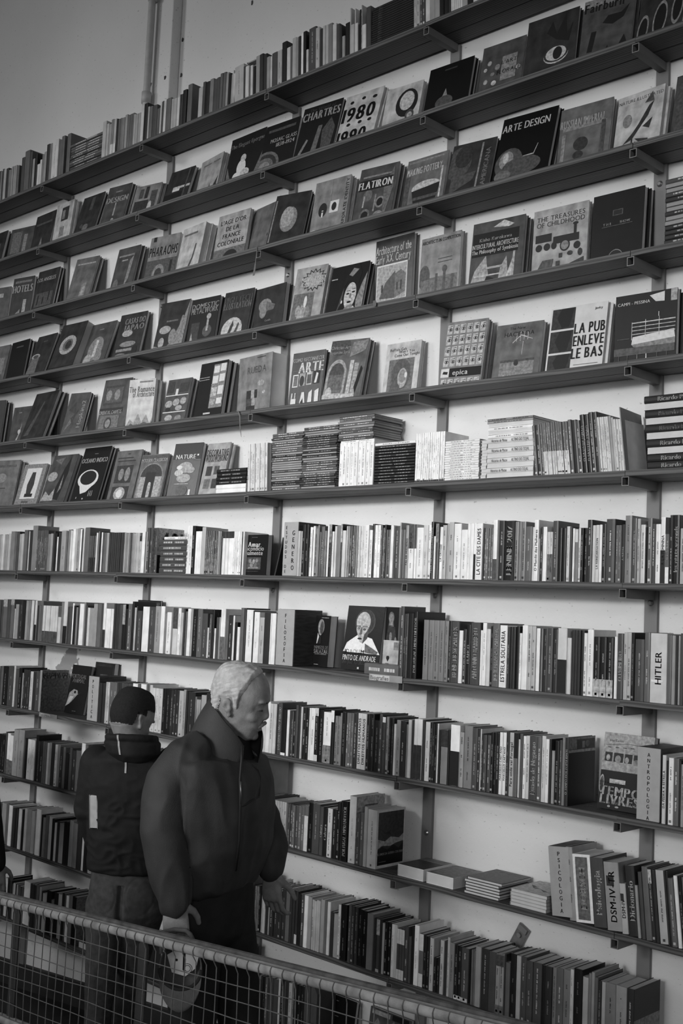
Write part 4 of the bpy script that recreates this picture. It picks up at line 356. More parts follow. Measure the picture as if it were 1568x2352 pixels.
(5,-2345,229,267,115,155,30,8,2.9,"R .03 .68 .44 .98 2;R .03 .34 .44 .65 2;R .03 .02 .44 .31 2;P 1 .2 .98 .42 .98 .35 .7 .22 .7 .12 .85;P 1 .2 .65 .42 .65 .35 .36 .22 .36 .12 .5;P 1 .2 .31 .42 .31 .35 .04 .22 .04 .12 .2;T .72 .66 .15 1 LA PUB;T .72 .48 .15 1 ENLEVE;T .715 .3 .15 1 LE BAS;R .5 .13 .92 .14 5;R .5 .09 .85 .1 5;T .85 .92 .04 1 Jacky","white picture book with large bold title and stocking photos"),
(5,-2071,229,262,129,135,50,1,2.0,"T .3 .88 .05 8 CAMPI - PESSINA;P 8 .28 .32 .3 .42 .96 .47 .98 .36 .9 .33;P 5 .28 .32 .36 .25 .98 .28 .98 .36;R .28 .6 .98 .615 7;R .28 .55 .98 .56 7;R .28 .5 .98 .51 7;R .28 .45 .98 .46 7;R .28 .38 .29 .62 7;R .5 .4 .51 .64 7;R .72 .42 .73 .66 7;P 8 .56 .95 .66 .86 .8 .85 .8 .98;R .9 .84 1 1 6;R 0 .18 .98 .28 3;R .08 0 .09 .18 3;R .22 0 .23 .18 3;R .38 0 .39 .18 5;R .52 0 .54 .18 7;R .7 0 .71 .18 3;R .85 0 .86 .18 3;R .71 .66 .72 .72 8;R .05 .4 .25 .41 3","black picture book with white balcony photograph"),
(6,-6290,274,290,107,155,30,4,10.8,"R 0.33 0.390 0.67 0.411 2;E .5 .62 .15 .1 5;R .1 .85 .9 .9 3","grey picture book at left picture edge, sixth shelf down"),
(6,-5935,208,257,90,155,30,6,5.8,"R 0 0 1 1 5;R .17 .16 .83 .9 8;P 2 .4 .28 .35 .5 .45 .8 .6 .8 .65 .5 .6 .28;R .35 .2 .7 .28 1;R .3 .06 .6 .1 3","pale framed picture book with small dark statue"),
(6,-5632,229,295,62,145,40,3,2.1,"P 1 .4 .1 .6 .7 .75 .95 .8 .6 .7 .05;P 6 0 .05 .1 .25 .3 .15 .45 .3 .5 .05;E .2 .55 .2 .1 6;P 4 .1 .9 .4 .8 .5 .95;P 5 .6 .2 .65 .6 .7 .3","grey picture book with dark fin shape"),
(6,-5360,250,341,74,155,30,1,0.0,"R 0.43 0.874 0.57 0.886 4;T .5 .76 .1 7 OCEANO INDICO;E .45 .42 .38 .17 8;P 8 .2 .3 .3 .15 .5 .18 .7 .3;E .45 .44 .3 .13 1;R .62 .1 .64 .2 6;R .68 .1 .7 .2 6;R .74 .1 .76 .2 6;E .45 .06 .03 .015 6;E .2 .08 .02 .02 5","black picture book titled oceano indico with glowing ring"),
(6,-5036,209,279,96,155,30,4,2.6,"R 0.45 0.921 0.55 0.939 2;R .12 .35 .78 .7 2;E .35 .52 .1 .12 5;E .6 .52 .1 .14 5;R .12 0 .78 .28 2;E .45 .14 .22 .13 6;E .45 .14 .12 .08 8;R .1 .78 .8 .8 2;R .1 .84 .7 .86 2","grey picture book with ornate jewel photo"),
(6,-4804,201,243,107,155,30,4,4.8,"R 0 .85 1 .98 3;T .5 .87 .09 7 MODERN CLASSICISM;E .5 .45 .46 .36 5;R .04 0 .96 .45 5;E .5 .5 .4 .28 2;R .3 0 .66 .6 1;R .1 0 .3 .5 6;R .66 0 .9 .5 6;R .44 0 .56 .32 6;E .5 .34 .05 .04 7","grey picture book with tall arch"),
(6,-4522,188,281,111,160,25,2,8.3,"R 0 .7 1 1 1;T .45 .75 .1 9 NATURE;R .85 .76 .9 .79 9;E .5 .55 .25 .1 6;E .3 .45 .15 .06 7;E .7 .5 .15 .06 6;E .5 .35 .25 .08 6;R .2 .24 .7 .25 7;E .5 .12 .2 .1 3;R .75 .03 .82 .14 8;E .3 .55 .1 .04 8;R 0 .68 1 .685 5","dark picture book titled nature with coloured flora"),
(6,-4287,157,269,100,155,30,6,3.1,"T .5 .82 .12 1 DECORATIVE;T .5 .71 .12 1 WOODWORKING;R .15 .38 .4 .56 2;R .5 .4 .72 .56 3;R .15 .14 .4 .32 4;R .5 .14 .72 .32 2;R .1 .64 .7 .65 4","pale picture book titled decorative woodworking"),
(8,-3459,85,217,93,105,45,0,0.0,"E .4 .78 .22 .15 5;P 8 .15 .45 .2 .66 .35 .55 .4 .45;E .38 .76 .16 .15 6;E .45 .76 .12 .13 3;P 1 .2 .45 .32 .6 .45 .6 .45 .45;T .5 .38 .08 5 INIMIGOS DE;T .5 .3 .1 6 SALAZAR;R .1 .24 .9 .25 5;R .1 .04 .4 .05 6;R .4 .95 .9 .965 5","narrow black book with a man's portrait, right of the FILOSOFIA block"),
(8,-3287,203,266,87,120,30,1,0.0,"P 9 0 .28 .08 .42 .38 .56 .75 .5 1 .26;E .52 .75 .27 .2 3;E .52 .76 .24 .19 2;E .47 .75 .19 .16 7;P 7 .3 .62 .3 .75 .66 .75 .62 .5 .5 .42 .42 .44;P 3 .5 .41 .53 .56 .60 .62 .66 .72 .62 .5;E .36 .645 .035 .014 1;E .52 .635 .04 .016 1;E .36 .645 .02 .007 6;E .52 .635 .022 .008 5;R .29 .665 .64 .670 2;R .3 .68 .42 .69 2;R .46 .68 .6 .69 2;P 4 .42 .66 .46 .66 .47 .56 .40 .55;E .42 .49 .06 .015 1;P 4 .6 .28 .58 .42 .95 .3 .92 .26;R .12 .27 .5 .36 9;T .31 .285 .08 0 JOAQUIM;T .47 .19 .1 9 PINTO DE ANDRADE;T .4 .12 .075 3 UMA QUASE AUTOBIOGRAFIA;R .45 .02 .5 .05 7","black book with a large portrait of a man wearing round glasses"),
(8,-3094,74,265,125,130,20,1,0.0,"E .5 .84 .2 .09 4;P 4 .35 .78 .3 .7 .7 .7 .65 .78;E .5 .82 .15 .08 5;P 2 .15 .45 .3 .72 .8 .7 .95 .45;E .5 .55 .1 .07 5;E .85 .5 .08 .05 5;R .4 .73 .6 .75 6","dark book with a seated bearded man, behind pale heart cover"),
(8,-3060,82,134,85,90,20,7,0.0,"R .68 .72 1 .95 5;E .3 .48 .06 .06 1;E .38 .48 .06 .06 1;P 1 .25 .46 .34 .36 .43 .46;R .2 .3 .42 .32 2","small pale book with a black heart"),
(9,-5312,176,258,90,130,20,1,-0.0,"T .42 .77 .1 5 PORTUGAL;T .46 .68 .1 5 ANIMAL;P 6 0 .13 .1 .42 .3 .5 .5 .48 .55 .4 .75 .47 .5 .38 .25 .22;P 8 0 .13 .15 .35 .35 .35 .2 .2;E .38 .44 .05 .03 0;R .4 .05 .6 .06 4","black leaning book with pale bird head"),
(9,-5147,173,281,136,160,30,2,0.0,"R .08 .7 .92 .93 1;R 0.31 0.739 0.69 0.781 3","dark book leaning on wall behind the POLITICA block"),
(9,-2055,184,254,57,100,30,1,0.0,"R 0 .62 1 1 6;P 6 0 .5 0 .62 1 .62 1 .5;T .25 .9 .035 2 Jose Carlos;R .05 .62 .2 .74 1;R .23 .62 .42 .74 1;R .45 .62 .6 .74 1;R .63 .62 .8 .74 1;R .83 .62 .98 .74 1;E .12 .67 .04 .04 6;E .32 .66 .06 .05 5;E .5 .66 .04 .04 6;E .7 .64 .08 .04 5;R .1 .8 .16 .81 2;R .25 .805 .32 .815 2;R .4 .81 .47 .82 2;R .55 .815 .62 .825 2;P 2 .05 .83 .5 .87 .95 .85 .95 .855 .5 .875 .05 .835;R .05 .5 .98 .505 5;R .2 .34 .52 .395 7;T .26 .345 .035 1 PARA A HISTORIA DOS;T .5 .24 .12 6 TEMPOS;T .44 .13 .12 6 LIVRES;R .75 .135 .98 .19 6;T .5 .09 .045 5 da FNAT a INATEL;E .24 .04 .03 .015 6;E .4 .04 .04 .012 6;E .05 .32 .05 .12 6;E .05 .32 .035 .1 1","large black and grey book titled tempos livres"),
(12,-3396,205,163,144,165,20,0,0.5,"R 0.47 0.873 0.53 0.887 5;R 0.42 0.591 0.58 0.609 4;R 0.43 0.511 0.57 0.529 4;R .2 .3 .8 .31 3","black book facing out behind the railing, bottom row"),
(12,-3120,215,169,144,165,20,3,-1.2,"P 5 .1 .6 .2 .8 .3 .65 .25 .5;P 5 .5 .7 .6 .85 .7 .6;R .55 .86 .95 .98 0;R .05 .86 .5 .96 6;E .3 .4 .1 .08 5","mottled grey book facing out behind the railing, bottom row"),
(7,-3871,167,179,25,30,30,0,0.0,"T .48 .76 .12 8 Amar;T .5 .66 .11 8 incondicio;T .5 .55 .11 8 nalmente;R .22 .14 .78 .44 3;E .35 .35 .05 .05 5;E .5 .33 .05 .06 6;E .62 .36 .05 .05 5;E .42 .25 .06 .08 5;E .58 .24 .07 .08 4;R .3 .16 .7 .2 5;R .24 .09 .7 .1 3;R .38 .93 .6 .94 4","black book titled amar, face out at end of white books"),
]
def spine_frame(w):  # drawing frame on a spine: x along width, y up, sits on y=0 plane facing -Y
    return lambda a,b,l=1: (a,-.0004-.00012*l,b)
def dashes(mb,w,h,tone,fr,seed):
    rr=random.Random(seed); it=max(1,tone-rr.choice((2,3,4))) if tone>=5 else min(8,tone+rr.choice((3,4,5)))
    bw=min(.0048,w*rr.uniform(.20,.34)) if w>.006 else w*.36; x0=w/2-bw/2
    y=h*rr.uniform(.12,.3); top=h*rr.uniform(.78,.93)
    while y<top:
        n=rr.randint(3,9)
        for q in range(n):
            L=bw*rr.uniform(.35,.62); k=rr.choice((1,1,.72,.72,.85))
            if y+L>top: break
            mb.add([fr(x0,y),fr(x0+bw*k,y),fr(x0+bw*k,y+L),fr(x0,y+L)],[(0,1,2,3)],I(it)); y+=L+bw*.22
        y+=bw*rr.choice((.8,.8,.8,8))
    if rr.random()<.5:
        c=h*.05; s=min(w*.3,.004); mb.add([fr(w/2-s,c-s),fr(w/2+s,c-s),fr(w/2+s,c+s),fr(w/2-s,c+s)],[(0,1,2,3)],I(it))
def rand_edge(rr): return rr.uniform(0,.0008)
def add_cover(mb,w,h,d,tone,xf=None):
    t=min(.0016,w*.12); r=min(.0035,w*.28)
    pts=[(0,r),(r*.35,r*.3),(w*.3,0),(w*.7,0),(w-r*.35,r*.3),(w,r),(w,d),(w-t,d),(w-t,r+.002),(t,r+.002),(t,d),(0,d)]
    n=len(pts); vs=[(x,y,0) for x,y in pts]+[(x,y,h) for x,y in pts]
    if xf: vs=[xf@Vector(v) for v in vs]
    q=[(i,(i+1)%n,n+(i+1)%n,n+i) for i in range(n)]
    capb=[(0,1,2,3,4,5,8,9),(5,6,7,8),(0,9,10,11)]
    # caps split in convex pieces
    caps=[(9,8,5,4,3,2,1,0),(8,7,6,5),(11,10,9,0)]; capt=[tuple(n+i for i in c[::-1]) for c in caps]
    mb.add(vs,q+caps+capt,T(tone))
def add_pages(mb,w,h,d,xf=None):
    t=min(.0016,w*.12); r=min(.0035,w*.28)
    mb.box((t,r+.002,.0015),(w-t,d-.003,h-.0022),PAGES,xf)
SIDE={'A':"R 0 .83 1 1 5;R .3 .8 .98 .97 2;R .5 .84 .6 .94 5;E .7 .9 .08 .05 4;R 0 .78 1 .82 6;R 0 0 1 .78 1",
'C':"R 0 0 1 1 8;R .05 .05 .96 .96 2;P 6 .05 .5 .3 .45 .5 .52 .8 .48 .96 .55 .96 .42 .7 .4 .5 .36 .2 .38 .05 .33;P 1 .08 .7 .3 .6 .45 .62 .5 .57 .3 .58;P 0 .05 .05 .05 .3 .2 .36 .4 .3 .6 .38 .8 .3 .96 .4 .96 .05;T .5 .24 .05 8 OS ANOS DA GUERRA COLONIAL;R .1 .1 .35 .11 4",
'D':"R 0 0 1 1 5;R 0 .55 1 1 1","E":"R 0 0 1 1 7;R .2 0 .95 .72 3;R .3 .85 .75 .87 4;R .35 .4 .5 .72 5",
'9':"R 0 0 1 1 1;T .5 .7 .12 4 PORTUGAL;T .5 .6 .1 3 EMPREENDEDOR",'5':"R 0 0 1 1 4;R 0 .8 1 1 5;T .5 .9 .1 2 HISTORIA DO;T .5 .82 .12 2 SECULO;R 0 0 1 .8 4",'B':"R 0 0 1 1 0",'F':"R 0 0 1 1 7;R 0 0 1 .4 0;T .55 .72 .4 2 40!"}
stuff=MB(); cnt={}
TW=['black','near-black','charcoal','dark grey','mid-grey','grey','light grey','pale','off-white','white']
for sh,txt in UPRIGHT.items():
    for bi,ent in enumerate(txt.split(';')):
        ind=ent.startswith('*'); ent=ent.lstrip('*'); title=None
        if "'" in ent: ent,title=ent.split("'",1)
        p=ent.split(); x,wd,h=float(p[0])/1000,float(p[1])/1000,float(p[2])/1000; tone=int(p[3]); fl=p[4:]
        rr=random.Random(sh*1000+bi)
        lean=0
        for f in fl:
            if f[0]=='a' : lean=float(f[1:])
        d=rr.uniform(.125,.158) if h<.3 else .165
        sd=[f for f in fl if f[0]=='s' and len(f)==2]; da=[f for f in fl if f[0]=='d' and len(f)==2]
        if da and da[0][1] in 'ACD59E': d=.165
        if sh==12: d=min(d,.15)
        w2=wd-.0005; y0=.003+rr.uniform(0,.004)
        z=H0+ZT(sh)+.0003
        if lean: z+=abs(math.sin(R(lean)))*w2*(1 if lean>0 else 0)
        M=Matrix.Translation((x,y0,z))@Matrix.Rotation(R(lean),4,'Y')
        jt=rr.uniform(-.25,.25) if not lean and wd>.01 else 0
        deco=MB(); fr=spine_frame(w2)
        for f in fl:
            if f[0] in 'ul' and len(f)>2:
                tt,frac=f[1:].split('.'); frac=float('.'+frac); a,b=(0,h*frac) if f[0]=='l' else (h*(1-frac),h)
                deco.add([fr(0.0003,a+.0004),fr(w2-.0003,a+.0004),fr(w2-.0003,b-.0004),fr(.0003,b-.0004)],[(0,1,2,3)],I(int(tt)))
        if title:
            it=1 if tone>=5 else 8
            parts,_=layout(title,min(w2*.55,.022),h*.82,.04)
            put(deco,parts,lambda a,b:(w2/2-b,-.0009,h*.5+a),I(it))
            if title=='DORSCH': cover_art(deco,"R 0 0 1 1 9;R .14 .04 .84 .96 4",w2,h,lambda a,b,l:(a,-.0003-.0001*l,b)); put(deco,parts,lambda a,b:(w2/2-b,-.0011,h*.5+a),I(8))
            if title.startswith('DSM'): deco.add([fr(w2*.15,h*.65,2),fr(w2*.65,h*.65,2),fr(w2*.65,h*.8,2),fr(w2*.15,h*.8,2)],[(0,1,2,3)],I(2))
            if title=='HITLER': deco.add([fr(w2*.1,h*.3,3),fr(w2*.8,h*.3,3),fr(w2*.8,h*.33,3),fr(w2*.1,h*.33,3)],[(0,1,2,3)],I(9))
        elif 't' in fl: dashes(deco,w2,h,tone,fr,sh*999+bi)
        if sd:
            art="R 0 0 1 1 %s"%sd[0][1] if not da else SIDE[da[0][1]]
            if sd[0]=='s8' and sh==7: art=SIDE['F']
            cover_art(deco,art,d-.002,h-.001,lambda a,b,l:(w2+.0003+.00012*l,.001+a,b+.0005))
        if ind:
            key=(('slim' if wd<.012 else 'medium' if wd<.02 else 'thick'),TW[tone],bay(x),sh)
            cnt[key]=cnt.get(key,0)+1
            jour=(sh==6)
            nm='journal' if jour else 'book'
            extra=' with big dark lettering on its side' if (sd and sd[0]=='s8' and sh==7) else ''
            lab='%s %s %s spine, %s such from left, %s shelf down, %s'%(key[0],key[1],nm,ordn(cnt[key]),ordn(sh),key[2])
            mb=MB(); add_cover(mb,w2,h,d,tone); o=mb.build('upright_'+nm); o.matrix_world=M
            tag(o,lab,nm,'%ss standing on the %s shelf down'%(nm,ordn(sh)))
            mb=MB(); add_pages(mb,w2,h,d); mb.build('page_block',o)
            if deco.v: deco.build('spine_print',o)
        else:
            add_cover(stuff,w2,h,d,tone,M); add_pages(stuff,w2,h,d,M)
            if deco.v:
                b=len(stuff.v); mp=[stuff.mi(m) for m in deco.mats]
                stuff.v+=[tuple(M@Vector(v)) for v in deco.v]; stuff.f+=[tuple(b+i for i in f) for f in deco.f]; stuff.m+=[mp[m] for m in deco.m]
o=stuff.build('packed_upright_books'); tag(o,'long packed rows of smaller upright books filling the shelves','books',kind='stuff')
# ---------------------------------------------------------------- face-out books
def faceout(x,wd,H,yb,yt,th,tone,yaw,art,label,z,behind=None,seed=0):
    a=math.asin(max(-.9,min(.9,(yt-yb)/H))) if behind is None else behind[0]
    s=math.sin(R(yaw))*wd
    yl=max(.006,yb-s) if behind is None else behind[1]
    M=Matrix.Translation((x,yl,z+.0004+th*math.sin(a)))@Matrix.Rotation(R(yaw),4,'Z')@Matrix.Rotation(-a,4,'X')
    t=.0022 if th>.015 else .001
    mb=MB()
    if th<=.005: mb.box((0,0,0),(wd,th,H),FC(tone))
    else:
        mb.box((0,0,0),(wd,t,H),FC(tone)); mb.box((0,th-t,0),(wd,th,H),FC(tone)); mb.box((0,t,0),(t,th-t,H),FC(tone))
    o=mb.build('face_out_book' if th>.005 else 'greeting_card'); o.matrix_world=M; tag(o,label,'book' if th>.005 else 'card','picture books displayed face out' if th>.005 else None)
    if th>.005:
        mb=MB(); mb.box((t,t,.002),(wd-.003,th-t,H-.002),PAGES); mb.build('page_block',o)
    if art and behind is None:
        mb=MB(); cover_art(mb,art,wd,H,lambda p,q,l:(p,-.0003-.00013*l,q)); mb.build('cover_print',o)
    return o,a,yl
def lw(s,n=16): 
    q=s.split(); return ' '.join(q[:n])
for i,(sh,x,wd,H,yb,yt,th,tone,yaw,art,label) in enumerate(FACEOUT):
    x,wd,H,yb,yt,th=x/1000,wd/1000,H/1000,yb/1000,yt/1000,th/1000
    z=H0+ZT(sh); rr=random.Random(i)
    if sh==6 and H>.32: H=.32
    single=th<.03 or sh in (7,8,9) or 'thick' in label
    t1=th if single else th*.52
    H-=t1*(yt-yb)/H
    o,a,yl=faceout(x,wd,H,yb,yt,t1,tone,yaw,art,label,z)
    if not single:
        t2=th*.44; dx=rr.uniform(.004,.014)
        dy=(t1+.001+(t2-t1)*math.sin(a)**2)/math.cos(a)
        faceout(x+dx-math.sin(R(yaw))*dy,wd,H*rr.uniform(.95,.985),0,0,t2,max(0,tone-1) if tone<6 else tone,yaw,None,lw('second copy tucked behind the '+label),z,(a,yl+dy*math.cos(R(yaw))))
# ---------------------------------------------------------------- flat stacks
FLIP=Matrix(((0,0,1,0),(0,1,0,0),(1,0,0,0),(0,0,0,1)))
def flatbook(name,cat,label,group,x,y,z,W,D,t,tone,front='spine',title=None,art=None,rz=0,seed=0,curve=0,pg=None):
    pg=pg or PAGES
    rr=random.Random(seed); mb=MB()
    M=Matrix.Translation((x,y,z))@Matrix.Rotation(R(rz),4,'Z')
    th=t-.0003
    c=min(.0014,th*.18)
    if front=='spine': add_cover(mb,th,W,D,tone,FLIP)
    elif front=='fore':
        mb.box((0,.0,0),(W,D,c),T(tone)); mb.box((0,0,th-c),(W,D,th),T(tone)); mb.box((0,D-.002,c),(W,D,th-c),T(tone))
    else: # page edge in front, spine on the left
        mb.box((0,0,0),(W,D,c),T(tone)); mb.box((0,0,th-c),(W,D,th),T(tone)); mb.box((0,0,c),(c,D,th-c),T(tone))
    o=mb.build(name); o.matrix_world=M; tag(o,label,cat,group)
    mb=MB(); 
    if front=='spine': mb.box((.002,.004,c),(W-.002,D-.002,th-c),pg)
    else: mb.box((.002,.0015,c),(W-.001,D-.003,th-c),pg)
    mb.build('page_block',o)
    mb=MB()
    if title:
        parts,_=layout(title[0],th*.6,W*title[2],.03); put(mb,parts,lambda a,b:(W*title[1]+a,-.0006,th/2+b),I(title[3]))
    elif front=='spine' and title is None:
        it=min(9,tone+4) if tone<5 else tone-3
        for a in (rr.uniform(.1,.2),rr.uniform(.45,.6)):
            q=a*W
            while q<min(W*.94,(a+.3)*W):
                L=rr.uniform(.004,.016); mb.add([(q,-.0006,th*.35),(q+L,-.0006,th*.35),(q+L,-.0006,th*.65),(q,-.0006,th*.65)],[(0,1,2,3)],I(it)); q+=L+.003
    if art: cover_art(mb,art,W,D,lambda p,q,l:(p,q,th+.0002+.0001*l))
    if mb.v: mb.build('printed_title',o)
    return o
def h(z): return H0+z
def posn(i,n): return 'bottom one' if i==0 else ('topmost' if i==n-1 else ordn(i+1)+' from bottom')
# six dark boxed volumes with one thin white book on top, seventh shelf
n=6
for i in range(n): flatbook('stacked_book','book','dark grey book lying in stack left of white spines, %s, seventh shelf down'%posn(i,n) if i<n-1 else 'topmost dark grey book in stack left of white spines, seventh shelf down','dark books lying on the seventh shelf',-4.44+random.uniform(-.003,.003)-(.012 if i==n-1 else 0),.006,h(.1100+.0268*i),.205+(.012 if i==n-1 else 0),.14,.0268,3,seed=i)
flatbook('stacked_book','book','thin white book lying on top of the dark grey stack',None,-4.417,.008,h(.110+.0268*n),.185,.13,.014,9,seed=40)
for i in range(2): flatbook('stacked_book','book','white book lying under four black books, %s'%('lower' if i==0 else 'upper'),'small stack beside the woodworking book',-4.05,.008,h(.4790+.0198*i),.205,.11,.0198,9,title=('',.5,.1,1),seed=50+i)
for i in range(4): flatbook('stacked_book','book','black book lying on two white ones, %s'%posn(i,4),'small stack beside the woodworking book',-4.052+random.uniform(-.004,.004),.008,h(.5187+.0178*i),.205,.11,.0178,1,seed=60+i)
AGED=grey('yellowed_page_edges',.30,.85,.2,12,.3,bscale=900)
def magstack(x0,x1,z0,z1,n,nm,lab,grp,tones,D,seed,jit=.005,wid=None,leanx=0,art=None,y0=.006,fronts=('spine','fore')):
    t=(z1-z0)/n; rr=random.Random(seed)
    for i in range(n):
        fr=fronts[0] if rr.random()<.74 else fronts[1]
        flatbook(nm,nm.split('_')[-1],lab%posn(i,n),grp,x0+rr.uniform(-jit,jit)+leanx*i/n,y0+rr.uniform(0,.006),h(z0+t*i),x1-x0+rr.uniform(-jit,jit)*.6,D,t,rr.choice(tones),fr,seed=seed*100+i,art=art if i==n-1 else None,title=None,pg=AGED)
magstack(-3.693,-3.498,.479,.726,26,'stacked_magazine','grey magazine in left pile of three, %s','old magazines piled on the sixth shelf',(2,3,3,4,4),.165,1,leanx=.008)
magstack(-3.496,-3.292,.479,.740,28,'stacked_magazine','grey magazine in middle pile of three, %s','old magazines piled on the sixth shelf',(2,3,3,4),.165,2,leanx=.008)
for i in range(2): flatbook('stacked_journal','journal','white journal lying across upright white journals, %s'%('lower' if i==0 else 'upper'),'journals lying on upright ones',-3.263,.006,h(.6485+.009*i),.185,.16,.009,9,seed=70+i)
magstack(-3.285,-3.09,.6668,.767,10,'stacked_magazine','grey magazine lying high above the white journals, %s','old magazines piled on the sixth shelf',(3,4,5,4),.175,3,jit=.006,art="R 0 0 1 1 4")
n=14
for i in range(n): flatbook('stacked_book','book','black book in square stack beside the magazines, %s'%posn(i,n),'black books stacked on the sixth shelf',-3.073+random.uniform(-.001,.001),.006,h(.479+.01185*i),.211,.15,.01185,1 if i<n-1 else 9,seed=80+i)
n=17
for i in range(n): flatbook('stacked_journal','journal','thin white journal in low stack, %s, sixth shelf down'%posn(i,n),'white journals stacked on the sixth shelf',-2.713+random.uniform(-.002,.002),.006,h(.479+.0088*i),.16,.13,.0088,9,seed=110+i)
for i in range(12): flatbook('stacked_pamphlet','pamphlet','narrow white pamphlet beside the Macau books, %s'%posn(i,12),'narrow pamphlets on the sixth shelf',-2.546+random.uniform(-.002,.002),.008,h(.479+.0118*i),.026,.12,.0118,8,'fore',seed=140+i)
n=8
for i in range(n):
    sp=i%2==1
    flatbook('stacked_book','book','white book from the Macau history set, %s'%posn(i,n),'white books stacked on the sixth shelf',-2.517+random.uniform(-.002,.002),.006,h(.479+.0182*i),.205,.14,.0182,8,'spine' if sp else 'fore',title=('Historias de Macau      ALTINO DO TOJAL',.5,.8,3) if sp else None,seed=160+i)
for i in range(4): flatbook('stacked_book','book','white book lying above the Macau set, %s'%posn(i,4),'white books stacked on the sixth shelf',-2.515,.006,h(.6246+.0135*i),.195,.14,.0135,9,'spine' if i%2==0 else 'fore',seed=170+i)
for i in range(2): flatbook('stacked_magazine','magazine','glossy curled magazine on top of the white books, %s'%('lower' if i==0 else 'upper'),None,-2.52,.006,h(.6786+.009*i),.2,.175,.009,6-i,seed=175+i)
n=10; pat='ssfsfsfsfs'
for i in range(n):
    sp=pat[i]=='s'
    flatbook('stacked_book','book','heavy black art book in tall stack at right edge, %s'%posn(i,n),'heavy black books stacked on the sixth shelf',-1.868-.002*i,.006,h(.479+.0242*i),.25,.165,.0242,1,'spine' if sp else 'fore',title=('Ricardo Pais',.42,.72,(9 if i in (0,1,3,9) else 6)) if sp else None,seed=180+i)
magstack(-1.826,-1.58,1.217,1.437,14,'stacked_magazine','dark magazine in stack at right edge, fourth shelf down, %s','dark magazines on the fourth shelf',(2,2,3),.165,4,jit=.002)
magstack(-5.470,-5.157,2.324,2.480,11,'stacked_magazine','dull magazine in stack on the top shelf, %s','magazines lying on the top shelf',(3,4,4),.165,5,jit=.002,fronts=('spine','spine'))
n=17
for i in range(n): flatbook('stacked_book','book','black catalogue in stack on the top shelf, %s'%posn(i,n),'black catalogues on the top shelf',-3.19+random.uniform(-.002,.002),.008,h(2.324+.0098*i),.232,.16,.0098,1,title=('EXPO',.2,.14,6),seed=210+i)
# loose books lying on the tenth shelf
z0=ZT(10)+.0003
flatbook('thick_book','book','thick pale book with glossy dark cover lying first from left on tenth shelf','books lying on the tenth shelf',-2.869,.008,h(z0),.124,.172,.043,9,'end',art="R 0 0 1 1 2;R 0 .7 1 1 4;R .3 .72 .9 .74 6",rz=0)
flatbook('thick_book','book','thick white book with curled grey cover lying beside the glossy one','books lying on the tenth shelf',-2.729,.008,h(z0),.124,.172,.040,9,'end',art="R 0 0 1 1 4;P 3 0 .1 .5 .0 1 .3 1 .36 .5 .06 0 .16;R .3 .85 .9 .87 6")
for i in range(6): flatbook('stacked_book','book','white paperback in low stack with dark history cover, %s'%posn(i,6),'small stacks lying on the tenth shelf',-2.557+(.014 if i==5 else random.uniform(0,.008)),.008,h(z0+.0101*i),.15,.175,.0101,3,'end',art="R 0 0 1 1 3;T .6 .84 .1 7 historia;R .25 .8 .3 .9 1" if i==5 else None,seed=230+i)
for i in range(5): flatbook('stacked_book','book','white paperback in low stack beside the PSICOLOGIA block, %s'%posn(i,5),'small stacks lying on the tenth shelf',-2.356+random.uniform(0,.003),.008,h(z0+.0112*i),.146,.172,.0112,7,'end',art="R 0 0 1 1 7;P 1 .1 .6 .35 .5 .3 .4 .5 .45 .4 .35 .2 .5;P 1 .5 .4 .8 .3 .95 .35 .7 .25;R .6 .8 .95 .95 2" if i==4 else None,seed=240+i)
flatbook('speckled_book','book','speckled grey book lying in front of the heart cover, eighth shelf down',None,-3.077,.002,h(ZT(8)+.0003),.178,.07,.043,4,seed=250)
# open flat books and papers at the left of the twelfth shelf
flatbook('thick_book','book','pale book lying at the end of the bottom row behind the railing',None,-4.93,.01,h(ZT(12)+.0003),.19,.165,.03,5,'end',art="R 0 0 1 1 2",seed=251)
# dark leaning paperback beside the painted block
mb=MB(); add_cover(mb,.008,.17,.13,2); o=mb.build('leaning_book'); o.matrix_world=Matrix.Translation((-3.636,.01,h(ZT(7)+.0004)))@Matrix.Rotation(R(15),4,'Y'); tag(o,'dark slim book leaning right against the ESTUDOS block','book'); mb=MB(); add_pages(mb,.008,.17,.13); mb.build('page_block',o)
mb=MB(); mb.box((0,0,0),(.0035,.178,.215),T(5)); o=mb.build('thin_picture_book'); o.matrix_world=Matrix.Translation((-1.951,.006,h(ZT(6)+.0008)))@Matrix.Rotation(R(7),4,'Z')@Matrix.Rotation(R(-6.8),4,'Y')
tag(o,'thin grey picture book leaning on the journals, cover with black brush shape','book')
mb=MB(); cover_art(mb,"P 0 .22 .78 .35 .84 .48 .6 .8 .38 .9 .1 .75 .28 .6 .3 .52 .2 .42 .22 .36 .34 .24 .3 .3 .55;P 4 .3 .60 .55 .58 .55 .61 .3 .63;P 4 .34 .52 .62 .50 .62 .52 .34 .54;P 4 .4 .44 .7 .42 .7 .44 .4 .46;P 0 .3 .27 .42 .27 .4 .16 .32 .18;E .4 .09 .08 .02 0;P 0 .3 .04 .75 .03 .6 .0 .35 .0",.178,.215,lambda a,b,l:(.0037+.00012*l,a,b)); mb.build('cover_print',o)
faceout(-4.815,.19,.245,.166,.1665,.012,1,0,"R .04 .84 .98 .98 2;T .5 .91 .085 5 FERNANDO SAVATER;R .04 .8 .98 .82 4",'dark book standing behind the spines, lettering along its top, eighth shelf down',H0+ZT(8))
